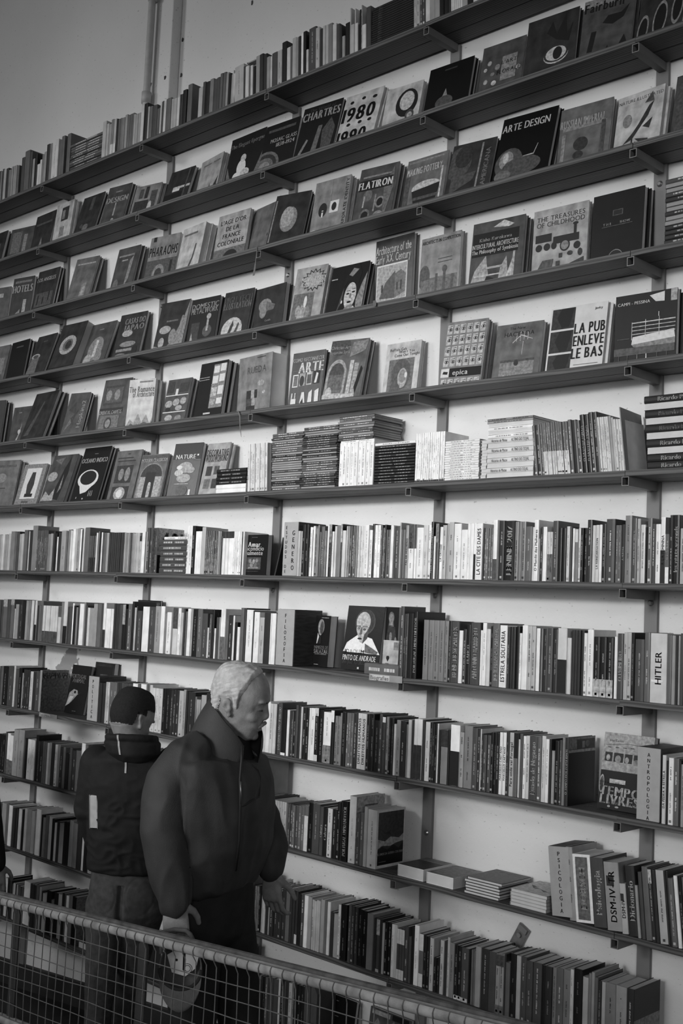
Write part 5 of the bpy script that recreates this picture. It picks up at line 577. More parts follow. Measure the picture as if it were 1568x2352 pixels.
# ---------------------------------------------------------------- painted subject blocks
BLK=grey('block_side_wood',.045,.6,.35,20,.1,stretch=(1,1,6)); BLF=grey('block_front_paint',.36,.7,.06,30,.05)
def block(x,z,W,H,D,words,label,lean=0,size=.023):
    M=Matrix.Translation((x,.004,h(z)+.0003))@Matrix.Rotation(R(lean),4,'Y')
    if lean: M=Matrix.Translation((0,0,abs(math.sin(R(lean)))*0))@M
    mb=MB(); mb.box((0,.005,0),(W,D,H),BLK); o=mb.build('subject_block',bevel=.002); o.matrix_world=M; tag(o,label,'sign block','painted wooden subject blocks between the books')
    mb=MB(); mb.box((0.0005,0,.0005),(W-.0005,.0048,H-.0005),BLF); mb.build('front_panel',o,bevel=.0015)
    mb=MB()
    for cx,word in words:
        n=len(word); st=H*.9/max(n,7) if n<11 else H*.94/n
        y=H*.94-st/2 if len(words)==1 or n>7 else H*.86-st/2
        for ch in word:
            if ch!=' ':
                parts,_=layout(ch,st*.66,st*.55,.05); put(mb,parts,lambda a,b:(W*cx+a,-.0006,y+b),I(1))
            y-=st
    mb.build('painted_letters',o)
block(-3.578,ZT(7),.088,.229,.165,[(.2,'ESTUDOS DE'),(.7,'GENERO')],'painted wooden block lettered ESTUDOS DE GENERO, seventh shelf down')
block(-3.594,ZT(8),.106,.236,.165,[(.5,'FILOSOFIA')],'painted wooden block lettered FILOSOFIA, eighth shelf down')
block(-4.970,ZT(9),.090,.222,.165,[(.45,'POLITICA')],'painted wooden block lettered POLITICA, ninth shelf down')
block(-1.880,ZT(9),.081,.228,.165,[(.5,'ANTROPOLOGIA')],'painted wooden block lettered ANTROPOLOGIA, ninth shelf down')
block(-2.182,ZT(10),.080,.226,.165,[(.5,'PSICOLOGIA')],'painted wooden block lettered PSICOLOGIA, tenth shelf down',lean=-6.2)
def plate(x0,x1,z1,z0,txt,label):
    mb=MB(); mb.box((x0,-.0085,h(z0)),(x1,-.0068,h(z1)),T(6)); o=mb.build('shelf_label',bevel=.0004); tag(o,label,'label')
    mb=MB(); Wd=x1-x0; mb.add([(x0+.006,-.0088,h(z0)+.003),(x0+Wd*.62,-.0088,h(z0)+.003),(x0+Wd*.62,-.0088,h(z1)-.003),(x0+.006,-.0088,h(z1)-.003)],[(0,1,2,3)],I(8))
    parts,_=layout(txt,(z1-z0)*.6,Wd*.55,.02); put(mb,parts,lambda a,b:(x0+Wd*.32+a,-.0091,h((z0+z1)/2)+b),I(1)); m=mb.build('printed_text',o)
plate(-3.04,-2.87,-.263,-.289,'Biografias','printed paper shelf label reading Biografias')
plate(-5.395,-5.222,-.638,-.660,'Teoria da Historia','small paper shelf label on the ninth shelf edge, bay behind younger man')
# open tray behind the books on the top shelf
mb=MB(); TR=grey('raw_pine_tray',.30,.7,.15,20)
x0,x1,z0,z1=-4.12,-4.01,h(2.3245),h(2.585)
mb.box((x0,.15,z0),(x1,.156,z1),TR); mb.box((x0,.155,z0),(x0+.006,.19,z1),TR); mb.box((x1-.006,.155,z0),(x1,.19,z1),TR); mb.box((x0,.12,z1-.006),(x1,.19,z1),TR); mb.box((x0,.12,z0),(x0+.006,.15,z1),TR); mb.box((x1-.006,.12,z0),(x1,.15,z1),TR)
tag(mb.build('wooden_tray'),'small pale wooden tray standing on end behind top shelf books','tray')
# hanging paper strips and tape
PAP=grey('brown_paper_strip',.12,.7)
def strip(pts,wd,label):
    mb=MB(); vs=[]; n=len(pts)
    for x,y,z,k in pts: vs+=[(x-wd*k,y,h(z)),(x+wd*k,y,h(z)),(x+wd*k,y-.0006,h(z)),(x-wd*k,y-.0006,h(z))]
    fs=[]
    for i in range(n-1):
        for a,b in ((0,1),(1,2),(2,3),(3,0)): fs.append((4*i+a,4*i+b,4*i+4+b,4*i+4+a))
    fs+=[(3,2,1,0),(4*n-4,4*n-3,4*n-2,4*n-1)]
    mb.add(vs,fs,PAP); tag(mb.build('paper_strip'),label,'paper strip')
strip([(-3.832,-.0085,1.592,.5),(-3.83,-.010,1.56,.5),(-3.832,-.012,1.52,.6),(-3.836,-.014,1.47,1.8),(-3.838,-.014,1.455,1.6)],.004,'thin torn paper strip hanging from the third shelf edge')
strip([(-3.925,-.0085,.852,.4),(-3.90,-.012,.845,.8),(-3.885,-.013,.82,1),(-3.88,-.013,.77,.8),(-3.868,-.012,.724,.2)],.004,'curled paper strip hanging from the fifth shelf edge')
strip([(-3.095,-.0085,1.226,1),(-3.09,-.012,1.21,1.2),(-3.085,-.015,1.20,.8)],.008,'torn tape flap on the fourth shelf edge')
# loose steel plate on the wall
M=Matrix.Translation((-2.44,.19,h(-1.165)))@Matrix.Rotation(R(28),4,'Y')
mb=MB(); mb.box((-.024,-.003,-.05),(.024,.003,.05),grey('scuffed_zinc',.22,.4,.3,30,metal=.6)); mb.tube([(-0.002,-.012,.012),(-.002,-.003,.012)],.009,STEEL,12); mb.box((-.02,-.012,.03),(.02,-.003,.05),STEEL); mb.tube([(-.004,-.0045,-.03),(-.004,-.003,-.03)],.005,STEELIN,10)
o=mb.build('metal_plate',bevel=.001); o.matrix_world=M; tag(o,'tilted steel plate bolted to the wall below the tenth shelf','metal plate')
# ---------------------------------------------------------------- ramp railing with welded mesh
YR=-1.15
def rz(x): return h(-1.074-.018+.0755*(x+3.72))
rail=tag(empty('ramp_railing',(-3.0,YR,slopez(-3.0))),'pipe handrail with welded wire mesh in front of the two men','railing')
def rb(mb,name,par=rail,**k):
    mb.v=[(a+3.0,b-YR,c-slopez(-3.0)) for a,b,c in mb.v]; return mb.build(name,par,**k)
xa,xb=-7.5,-.6
mb=MB(); mb.tube([(x,YR,rz(x)) for x in [xa+i*.23 for i in range(31)]],.0168,PIPE,20); rb(mb,'handrail',smooth=True)
mb=MB(); N=60
pts=[(xa+(xb-xa)*i/N) for i in range(N+1)]
mb.tube([(x,YR+.004,rz(x)+.0195) for x in pts],.0085,grey('dark_top_strip',.10,.7,.4,30,.4),8); rb(mb,'top_strip')  # dark, uneven strip along the top of the pipe
mb=MB(); cell=.0465
mb.tube([(x,YR-.0125,rz(x)+.014+.001*math.sin(x*9)) for x in pts],.0017,WIRE,5)
i=0; x=xa
rw=random.Random(3)
while x<xb:
    dx=.0015*math.sin(x*31); 
    arc=[(x,YR-.0125,rz(x)+.014),(x,YR-.0188,rz(x)+.002),(x,YR-.0172,rz(x)-.012)]
    z=rz(x)-.03; k=0
    while z>slopez(x)+.03: arc.append((x+dx+.004*math.sin(z*5+x*3),YR-.010+.002*math.sin(z*11+x*7),z)); z-=.13
    mb.tube(arc,.0017,WIRE,5); x+=cell
k=1
while k*cell*.97<.93:
    mb.tube([(x,YR-.012+.002*math.sin(x*17+k),rz(x)-.016-k*cell*.97+.0035*math.sin(x*6+k*1.7)) for x in pts],.0016,WIRE,5); k+=1
rb(mb,'wire_mesh')
mb=MB(); mb.tube([(x,YR,rz(x)-.395) for x in (xa,xb)],.0165,PIPE,16); rb(mb,'lower_rail',smooth=True)
for x in (-6.5,-5.775,-5.05,-4.325,-3.6,-2.875,-2.15,-1.425,-.7):
    mb=MB(); mb.prism([(-.022,0),(-.022,rz(x)-slopez(x)-.03),(-.012,rz(x)-slopez(x)-.014),(.012,rz(x)-slopez(x)-.014),(.022,rz(x)-slopez(x)-.03),(.022,0)],0,.008,grey('dark_post_paint',.05,.5),Matrix(((1,0,0,x),(0,0,1,YR-.002),(0,1,0,slopez(x)-.002),(0,0,0,1))))
    rb(mb,'post')
# ================================================================ people
import numpy as np
SKIN=grey('weathered_skin',.27,.5,.22,35,.25,bscale=260)
SKIN2=grey('darker_skin',.24,.55,.15,35,.15,bscale=260)  # slightly darker, more even skin tone
def V(*a): return Vector(a if len(a)>1 else a[0])
def ell(mb,secs,m,n=28):
    """closed tube through elliptical sections (centre, axis a, axis b[, squareness])"""
    vs=[];fs=[]
    for s in secs:
        c,a,b=Vector(s[0]),Vector(s[1]),Vector(s[2]); e=s[3] if len(s)>3 else 1.0
        for k in range(n):
            t=2*math.pi*k/n; ct,st=math.cos(t),math.sin(t)
            f=lambda q:math.copysign(abs(q)**e,q)
            vs.append(c+a*f(ct)+b*f(st))
    for i in range(len(secs)-1):
        for k in range(n): fs.append((i*n+k,i*n+(k+1)%n,(i+1)*n+(k+1)%n,(i+1)*n+k))
    fs.append(tuple(range(n))[::-1]); fs.append(tuple(range((len(secs)-1)*n,len(secs)*n)))
    mb.add(vs,fs,m)
def ball(mb,c,r,m,ax=None,n=14):
    """ellipsoid with axes ax (3 vectors of unit length) and radii r"""
    c=Vector(c); r=r if hasattr(r,'__len__') else (r,r,r); ax=ax or (V(1,0,0),V(0,1,0),V(0,0,1))
    secs=[]
    for i in range(n+1):
        t=-1+2*i/n; t=max(-.995,min(.995,math.sin(t*math.pi/2)))
        q=math.sqrt(1-t*t); secs.append((c+ax[2]*r[2]*t,ax[0]*r[0]*q,ax[1]*r[1]*q))
    ell(mb,secs,m,20)
def limb(mb,pts,rad,m,side=None,flat=1.0):
    """tapering limb; rounded ends"""
    pts=[Vector(p) for p in pts]; secs=[]
    up=Vector(side) if side else V(0,1,0)
    for i,p in enumerate(pts):
        d=(pts[min(i+1,len(pts)-1)]-pts[max(i-1,0)]).normalized(); a=(up-d*up.dot(d)).normalized(); b=d.cross(a)
        secs.append((p,a*rad[i],b*rad[i]*flat))
    ell(mb,secs,m,24)
    ball(mb,pts[0],rad[0]*.98,m); ball(mb,pts[-1],rad[-1]*.98,m)
def remesh(mb,name,vox,parent,disp=None,smooth=4,fac=.5):
    o=mb.build(name); md=o.modifiers.new('r','REMESH'); md.mode='VOXEL'; md.voxel_size=vox; md.use_smooth_shade=True
    sm=o.modifiers.new('s','SMOOTH'); sm.iterations=smooth; sm.factor=fac
    dg=bpy.context.evaluated_depsgraph_get(); me=bpy.data.meshes.new_from_object(o.evaluated_get(dg)); me.name=name
    mats=list(o.data.materials); bpy.data.objects.remove(o)
    if disp:
        n=len(me.vertices); co=np.empty(n*3); me.vertices.foreach_get('co',co); co=co.reshape(-1,3)
        no=np.empty(n*3); me.vertices.foreach_get('normal',no); no=no.reshape(-1,3)
        co=disp(co,no); me.vertices.foreach_set('co',co.ravel()); me.update()
    me.materials.clear(); me.materials.append(mats[0])
    me.polygons.foreach_set('use_smooth',[True]*len(me.polygons))
    o=bpy.data.objects.new(name,me); C.objects.link(o)
    if parent: o.parent=parent
    return o
def frame(fwd,up=V(0,0,1)):
    f=Vector(fwd).normalized(); l=up.cross(f).normalized(); u=f.cross(l).normalized(); return f,l,u   # forward, left, up
def head_parts(mb,E,f,l,u,m,k=1.0,ears=True,face=True,S=None):
    """skull, face, nose, ears; E is the point between the ears"""
    #      v     front  back   half width
    S=S or [(.134,.030,.000,.020),(.128,.070,-.032,.046),(.115,.096,-.048,.060),(.095,.112,-.060,.070),(.068,.122,-.070,.076),(.040,.126,-.074,.078),(.022,.126,-.074,.078),(.006,.117,-.070,.077),(-.015,.112,-.062,.073),(-.035,.110,-.050,.070),(-.055,.107,-.034,.066),(-.072,.101,-.012,.061),(-.088,.094,.008,.052),(-.102,.086,.024,.040),(-.110,.072,.036,.026)]
    secs=[]
    for v,a,b,w in S:
        c=E+f*((a+b)/2*k)+u*(v*k); secs.append((c,f*((a-b)/2*k),l*(w*k),.92))
    ell(mb,secs,m,36)
    Q_=lambda a,b,c:E+f*(a*k)+l*(b*k)+u*(c*k)
    if face:
        ell(mb,[(Q_(.110,0,.014),f*.010*k,l*.008*k),(Q_(.112,0,-.006),f*.011*k,l*.010*k),(Q_(.114,0,-.024),f*.0125*k,l*.013*k),(Q_(.112,0,-.034),f*.0135*k,l*.0165*k),(Q_(.106,0,-.042),f*.010*k,l*.014*k)],m,16)
        for s in (-1,1):
            ball(mb,Q_(.110,s*.012,-.036),(.010*k,.007*k,.007*k),m,(f,l,u),8)
            ball(mb,Q_(.104,s*.034,.020),(.016*k,.026*k,.009*k),m,(f,l,u),8)      # brow ridge
            ball(mb,Q_(.096,s*.032,-.002),(.0130*k,.015*k,.011*k),m,(f,l,u),8)    # eyeball and lid
            ball(mb,Q_(.068,s*.040,-.030),(.030*k,.027*k,.026*k),m,(f,l,u),10)    # cheekbone
        ball(mb,Q_(.099,0,-.061),(.011*k,.026*k,.007*k),m,(f,l,u),8); ball(mb,Q_(.095,0,-.074),(.011*k,.022*k,.006*k),m,(f,l,u),8)
        ball(mb,Q_(.080,0,-.096),(.015*k,.024*k,.015*k),m,(f,l,u),8)
    if ears:
        for s in (-1,1):
            for a,b,c,ra,rc in ((.0,.082,.012,.016,.018),(.006,.081,-.006,.012,.014),(.010,.079,-.024,.008,.010)):
                ball(mb,Q_(a-.004,s*b,c),(ra*k,.006*k,rc*k),m,(f,l*1.0,u),8)
def face_disp(E,f,l,u,k=1.0,old=False):
    E,f,l,u=[np.array(q) for q in (E,f,l,u)]
    def fn(co,no):
        p=co-E; a=p@f/k; b=p@l/k; c=p@u/k
        near=(np.abs(c)<.2)&(np.abs(a)<.2)&(np.abs(b)<.12)
        def g(x,y,z,sx,sy,sz): return np.exp(-(((a-x)/sx)**2+((b-y)/sy)**2+((c-z)/sz)**2))*near
        d=np.zeros(len(a))
        for s in (-1,1):
            d-=.006*g(.112,s*.020,.003,.012,.011,.009)     # inner eye corner
            d-=.0035*g(.105,s*.034,-.013,.016,.016,.0035)  # lid line below the eye
            d-=.0035*g(.108,s*.034,.010,.014,.018,.0035)    # crease above the lid
            d-=.0045*g(.104,s*.030,-.045,.016,.006,.02)    # nose to mouth fold
            d-=.004*g(.07,s*.058,-.055,.03,.02,.02)*(1 if old else .4)
            d-=.007*g(-.002,s*.090,.004,.007,.012,.010)    # ear bowl
            if old:
                for i,zz in enumerate((-.020,-.027)): d-=.0018*g(.095,s*.045,zz,.02,.02,.0022)
                d-=.002*g(.088,s*.056,-.002,.008,.01,.012)
        d-=.0045*g(.115,0,-.0685,.02,.026,.0024)          # mouth line
        d-=.004*g(.108,0,-.084,.014,.03,.005)
        if old:
            for zz in (.045,.055,.066): d-=.0010*g(.12,0,zz,.03,.05,.0022)
        return co+no*d[:,None]*k
    return fn
def hair_shell(body,name,E,f,l,u,region,thick,mat,k=1.0,strand=.0025,parent=None,seed=0,comb=(1,0,.5)):
    """hair grown from the scalp part of the head surface: REGION(a,b,c) -> 0..1 cover"""
    me=body.data; n=len(me.vertices); co=np.empty(n*3); me.vertices.foreach_get('co',co); co=co.reshape(-1,3); no=np.empty(n*3); me.vertices.foreach_get('normal',no); no=no.reshape(-1,3)
    Ea,fa,la,ua=[np.array(q) for q in (E,f,l,u)]; p=co-Ea; a=p@fa/k; b=p@la/k; c=p@ua/k
    r=np.clip(region(a,b,c),0,1); keep=r>0.02
    vs=[];idx={}
    out=MB(); fs=[]
    for poly in me.polygons:
        q=list(poly.vertices)
        if all(keep[i] for i in q): fs.append(q)
    use=sorted({i for q in fs for i in q}); 
    for j,i in enumerate(use):
        idx[i]=j
        P=Vector((a[i],b[i],c[i]))
        q_=P.z-P.x*.35+.25*P.x*P.x*10; s1=noise.noise(Vector((P.x*16,P.y*70,q_*170)))
        s2=noise.noise(Vector((P.x*30,P.y*120,q_*330+3)))
        lumps=noise.noise(P*28+Vector((seed,0,0)))
        h_=r[i]*thick*(1+.25*lumps)+(s1*.6+s2*.4)*strand*min(1,r[i]*2)
        vs.append(tuple(co[i]+no[i]*max(.0004,h_)))
    out.add(vs,[tuple(idx[i] for i in q) for q in fs],mat)
    return out.build(name,parent,smooth=True)
def hand(mb,W,d,back,thumb,m,curl=(.35,.5,.4),k=1.0,spread=.02,index_curl=None,thumb_in=.3):
    """W wrist, d direction wrist->fingers, back = normal of the back of the hand, thumb = direction of the thumb side"""
    d=Vector(d).normalized(); th=Vector(thumb); th=(th-d*th.dot(d)).normalized(); bk=d.cross(th); 
    if bk.dot(Vector(back))<0: bk=-bk
    W=Vector(W)
    ell(mb,[(W-d*.03,th*.027*k,bk*.020*k),(W,th*.028*k,bk*.019*k),(W+d*.03*k,th*.036*k,bk*.017*k),(W+d*.06*k,th*.041*k,bk*.016*k),(W+d*.088*k,th*.041*k,bk*.0135*k),(W+d*.096*k,th*.036*k,bk*.010*k)],m,22)
    L=((.040,.026,.022),(.045,.029,.023),(.042,.027,.022),(.033,.021,.019))
    for i in range(4):
        off=.0305-.0203*i; p=W+d*(.088 if i<3 else .082)*k+th*off*k
        dd=(d+th*(spread*(1.5-i))).normalized(); pts=[p-dd*.012*k,p]; cc=curl
        if i==0 and index_curl: cc=index_curl
        ax=bk.cross(dd).normalized(); ang=0
        for j in range(3):
            ang+=cc[j]*(1+.08*i); q=(dd*math.cos(ang)-bk*math.sin(ang)); p=p+q*L[i][j]*k; pts.append(p)
        r=[.0098,.0098,.0088,.0080,.0066]; limb(mb,pts,[x*k for x in r],m,side=th)
    b0=W+d*.022*k+th*.026*k-bk*.004*k; t1=b0+(d*.6+th*.75-bk*thumb_in).normalized()*.040*k; t2=t1+(d*.85+th*.30-bk*(thumb_in+.15)).normalized()*.030*k; t3=t2+(d*.95+th*.05-bk*(thumb_in+.2)).normalized()*.024*k
    limb(mb,[b0-d*.01*k,b0,t1,t2,t3],[.014*k,.016*k,.0115*k,.0098*k,.0078*k],m,side=bk)
def folds(amp,freq,spots,seed=0,stretch=(1,1,.45)):
    """cloth folds: ridged noise, strongest around SPOTS [(point,radius,strength)]"""
    sp=[(np.array(p),r,s) for p,r,s in spots]
    def fn(co,no):
        out=co.copy(); st=np.array(stretch)
        msk=np.full(len(co),.35)
        for p,r,s in sp: msk+=s*np.exp(-((co-p)**2).sum(1)/(r*r))
        for i in range(len(co)):
            q=Vector(co[i]*st*freq)+Vector((seed*3.1,0,0))
            w=noise.noise_vector(q*.5); a=1-abs(noise.noise(q+w*.9))*2.2; b=noise.noise(q*.4)
            out[i]+=no[i]*(amp*(a*.7+b*.8)*msk[i])
        return out
    return fn
def shoe(mb,ankle,F,L,m):
    A=Vector(ankle); z=A.z-.075
    secs=[]
    for t,w,hh in ((-.075,.020,.022),(-.06,.034,.040),(-.02,.038,.052),(.03,.040,.040),(.09,.046,.028),(.14,.046,.022),(.175,.034,.016),(.19,.015,.010)):
        c=A+F*t; c.z=z+hh; secs.append((c,L*w,V(0,0,1)*hh,.75))
    ell(mb,secs,m,20)
# camera-side basis of the scene used only for the directions people face
FW=Vector((-0.69497,0.71455,0.08025)); RT=Vector((0.71862,0.69404,0.04348)); RT.z=0; RT.normalize(); FWH=Vector((FW.x,FW.y,0)).normalized()
def ground(p): return slopez(p[0])
# ------------------------------------------------ older man, walking right, cap in hand
def older_man():
    root=None
    F=Vector((math.cos(R(14)),math.sin(R(14)),0)); Lf=Vector((-F.y,F.x,0)); U=V(0,0,1)
    hip=Vector((-2.987,-0.800,0.679)); g=ground(hip)
    mb=MB(); m=SKIN
    # head
    hf=(RT*.975-FWH*.10-U*.02).normalized(); f,l,u=frame(hf)
    # slight roll so that the crown leans with the bowed head
    E=Vector((-2.917,-0.808,1.352)); k=1.0
    S=[(.134,.022,-.004,.020),(.128,.060,-.028,.046),(.116,.088,-.042,.060),(.097,.108,-.052,.070),(.070,.120,-.060,.076),(.042,.125,-.062,.078),(.024,.127,-.061,.078),(.008,.117,-.060,.077),(-.012,.111,-.056,.073),(-.035,.108,-.048,.070),(-.052,.106,-.034,.066),(-.066,.103,-.014,.061),(-.080,.095,.004,.053),(-.092,.090,.016,.043),(-.103,.084,.026,.034),(-.111,.068,.036,.022)]
    head_parts(mb,E,f,l,u,m,k,S=S)
    nb=Vector((-2.952,-0.825,1.202))
    ell(mb,[(nb,F*.066,Lf*.066),(nb.lerp(E,.5)+U*.0,F*.060,Lf*.058),(E+f*.004-u*.03,F*.058,Lf*.056)],m)
    chest=Vector((-2.961,-0.821,1.090)); waist=Vector((-2.971,-0.807,0.874)); 
    sR=Vector((-2.938,-0.978,1.191)); sL=Vector((-3.039,-0.668,1.163))
    ell(mb,[(nb-U*.01,Lf*.10,F*.07),(Vector((-2.957,-0.826,1.169)),Lf*.18,F*.10),(chest,Lf*.18,F*.125),(waist,Lf*.155,F*.12),(hip,Lf*.140,F*.10),(hip-U*.08,Lf*.13,F*.09)],m)
    eR=Vector((-2.942,-1.041,0.968)); wR=Vector((-2.893,-1.026,0.759)); eL=Vector((-3.016,-0.547,0.910)); wL=Vector((-2.950,-0.565,0.768))
    limb(mb,[sR,eR,wR],[.05,.038,.027],m); limb(mb,[sL,eL,wL],[.05,.038,.027],m)
    hR=hip-Lf*.085; hL=hip+Lf*.085
    kR=hR-U*.43+F*.02; kL=hL-U*.42+F*.10; aR=kR-U*.40-F*.05; aL=kL-U*.41+F*.00
    aR.z=ground(aR)+.085; aL.z=ground(aL)+.085
    limb(mb,[hR,kR,aR],[.075,.05,.038],m); limb(mb,[hL,kL,aL],[.075,.05,.038],m)
    hand(mb,wR,(wR-eR).normalized()*.6-U*.8+RT*.05,-FWH,RT*.9,m,curl=(.55,1.0,.6),k=1.02,index_curl=(.25,.25,.2),thumb_in=.5)
    hand(mb,wL,-U+RT*.10,RT*.5-FWH*.85,F,m,curl=(.35,.55,.4),k=1.0,spread=.01)
    body=remesh(mb,'person_older_man',.0032,None,face_disp(E,f,l,u,k,True),smooth=5,fac=.5)
    tag(body,'white-haired person with moustache, dark zipped jacket, looking down, cap in hand','person')
    # hair: white, swept back, receding at the temple
    HW=grey('white_hair',.50,.5,.2,60,.3,bscale=300,stretch=(1,1,1))
    def reg(a,b,c):
        line=np.interp(a,[-.09,-.05,-.036,-.026,.012,.020,.030,.038,.058,.070,.090,.112],[-.062,-.058,-.03,.022,.030,-.008,-.010,.030,.060,.086,.106,.150])
        r=(c-line)/.026; r=np.where((np.abs(b)>.0795)&(c<.034)&(a>-.03),0,r); return r
    hs=hair_shell(body,'hair',E,f,l,u,reg,.0115,HW,k,.0060,body,3); hs['label']='short white hair swept back'
    # moustache and brows
    PT=lambda a,b,c:E+f*a+l*b+u*c
    mm=MB()
    for s in (-1,1):
        ell(mm,[(PT(.113,s*.002,-.0485),f*.004,u*.004),(PT(.112,s*.010,-.052),f*.007,u*.0065),(PT(.105,s*.020,-.058),f*.007,u*.006),(PT(.096,s*.029,-.066),f*.004,u*.003)],m,12)
    mo=remesh(mm,'moustache',.0016,body,None,2); mo.data.materials.clear(); mo.data.materials.append(grey('grizzled_moustache',.22,.8,.3,200,.6,bscale=900)); mo['label']='grizzled moustache'
    mm=MB()
    for s in (-1,1): ell(mm,[(PT(.118,s*.014,.016),f*.003,u*.003),(PT(.117,s*.028,.021),f*.004,u*.0045),(PT(.107,s*.046,.018),f*.004,u*.003)],m,10)
    br=remesh(mm,'eyebrows',.0014,body,None,1); br.data.materials.clear(); br.data.materials.append(grey('dark_brow_and_lid_line',.035,.8)); br['label']='dark eyebrows'
    # jacket
    JK=grey('waxed_dark_cloth',.047,.62,.18,14,.25,bscale=300)
    j=MB()
    ell(j,[(nb+U*.015,Lf*.075,F*.075),(nb-U*.02,Lf*.15,F*.095),(Vector((-2.956,-0.826,1.173)),Lf*.222,F*.125,.95),(Vector((-2.954,-0.817,1.105)),Lf*.225,F*.150,.92),(Vector((-2.957,-0.808,1.004)),Lf*.222,F*.162,.9),(Vector((-2.963,-0.803,0.903)),Lf*.218,F*.158,.9),(Vector((-2.976,-0.805,0.816)),Lf*.210,F*.140,.9),(Vector((-2.986,-0.810,0.764)),Lf*.200,F*.125,.9),(Vector((-2.989,-0.810,0.749)),Lf*.18,F*.112,.9)],JK,40)
    limb(j,[(-2.940,-0.871,1.212),(-2.938,-0.926,1.216),sR+RT*.008,sR.lerp(eR,.35)-RT*.022,sR.lerp(eR,.75)-RT*.016,eR-RT*.006,eR.lerp(wR,.45)-RT*.006,eR.lerp(wR,.80),wR-U*.002],[.045,.058,.068,.072,.069,.066,.060,.050,.043],JK)
    limb(j,[sL,sL.lerp(eL,.5),eL,eL.lerp(wL,.5)+RT*.012,wL+U*.015],[.080,.072,.060,.056,.044],JK)
    
    fd=folds(.0105,13,[(eR,.16,1.5),(wR,.10,1.3),(Vector((-2.916,-0.891,0.852)),.14,.9),(Vector((-2.925,-0.928,1.103)),.12,1.1),(eL,.12,1.0),(Vector((-2.821,-0.820,1.040)),.12,.6)],1)
    jk=remesh(j,'jacket',.0065,body,fd,smooth=6); jk['label']='dark wind jacket with chest pocket and zip'
    # stand-up collar, wide open at the front
    def collar(cb,ct,name,mat,thk=.006):
        cb,ct=Vector(cb),Vector(ct); mbc=MB(); N=56; ring=[]; t0,t1=62,372
        for i in range(N+1):
            td=t0+(t1-t0)*i/N; t=R(td); cs,sn=math.cos(t),math.sin(t)
            dz=float(np.interp(td,[60,72,90,130,180,230,300,340,375],[-.085,-.055,-.022,.036,.073,.059,.008,-.022,-.050]))
            rr_=float(np.interp(td,[60,90,330,375],[1.02,1,1,1.10]))
            t_=ct+RT*(.088*cs*rr_)+(-FWH)*(.086*sn)+U*dz
            b_=cb+RT*(.120*cs)+(-FWH)*(.118*sn)-U*(.045*math.cos(t-R(40)))
            mid=b_.lerp(t_,.5)+(RT*cs-FWH*sn)*.008; n_=(RT*cs-FWH*sn)*thk
            ring.append([b_,mid,t_,t_-n_,mid-n_,b_-n_])
        vs=[p for r_ in ring for p in r_]; fs=[]
        for i in range(N):
            for q in range(6): fs.append((6*i+q,6*i+(q+1)%6,6*i+6+(q+1)%6,6*i+6+q))
        fs.append((0,1,4,5)[::-1]); fs.append((1,2,3,4)[::-1]); e_=6*N; fs.append((e_,e_+1,e_+4,e_+5)); fs.append((e_+1,e_+2,e_+3,e_+4))
        mbc.add(vs,fs,mat); o=mbc.build(name,body,smooth=True); md=o.modifiers.new('s','SUBSURF'); md.levels=1; md.render_levels=2; return o
    co_=collar((-2.941,-0.815,1.203),(-2.910,-0.796,1.304),'collar',JK)
    sw=MB(); JU=grey('black_jumper_knit',.012,.9); ell(sw,[(Vector((-2.939,-0.810,1.177)),RT*.100,FWH*.095),(Vector((-2.932,-0.808,1.218)),RT*.078,FWH*.074),(Vector((-2.926,-0.805,1.250)),RT*.066,FWH*.064),(Vector((-2.925,-0.805,1.256)),RT*.060,FWH*.058)],JU); sw.build('jumper',body,smooth=True)
    el=MB()
    for s in (-1,1): el.tube([PT(.1015,s*.017,-.006),PT(.1075,s*.025,-.0085),PT(.1075,s*.035,-.0095),PT(.100,s*.045,-.008)],[.0006,.0012,.0012,.0006],grey('dark_brow_and_lid_line',.035,.8),6)
    el.build('eyelid_crease_line',body,smooth=True)  # dark lash line put in for the shade of the eyelid crease
    zp=MB(); ZM=grey('zip_tape',.018,.5); pts=[(-2.737,-0.901,1.242),(-2.717,-0.895,1.183),(-2.743,-0.894,1.126)]
    zp.tube([(-2.766,-0.887,1.242),(-2.758,-0.895,1.198),(-2.752,-0.903,1.139),(-2.745,-0.902,1.059),(-2.750,-0.894,0.950),(-2.780,-0.877,0.849)],.0045,ZM,8); zp.build('zip_fastener',body,smooth=True)
    zp=MB(); zp.tube([(-2.735,-0.915,1.135),(-2.732,-0.914,1.099),(-2.735,-0.910,1.068)],.0022,grey('zinc_pull',.25,.3,metal=.9),8); zo=zp.build('zip_pull',body,smooth=True); zo['label']='long metal zip pull'
    from mathutils.bvhtree import BVHTree
    bt=BVHTree.FromPolygons([v.co.copy() for v in jk.data.vertices],[tuple(q.vertices) for q in jk.data.polygons])
    def onjk(p):
        p=Vector(p); h_=bt.ray_cast(p-FWH*.5,FWH); return (h_[0]-FWH*.001) if h_[0] else p
    po=MB(); po.tube([onjk(q) for q in ((-2.809,-0.825,1.183),(-2.800,-0.813,1.164),(-2.788,-0.800,1.147),(-2.783,-0.792,1.126),(-2.784,-0.790,1.091),(-2.787,-0.789,1.063))],.0022,ZM,6); po.tube([onjk(q) for q in ((-2.825,-0.824,1.049),(-2.815,-0.815,1.050),(-2.800,-0.802,1.061),(-2.787,-0.790,1.067))],.0035,ZM,6); po.build('chest_pocket',body,smooth=True)
    # trousers
    TRS=grey('dark_trouser_cloth',.020,.85,.2,20,.2)
    t=MB()
    ell(t,[(hip+U*.15,Lf*.165,F*.125),(hip+U*.09,Lf*.168,F*.125),(hip,Lf*.172,F*.128),(hip-U*.07,Lf*.165,F*.115),(hip-U*.11,Lf*.12,F*.08)],TRS)
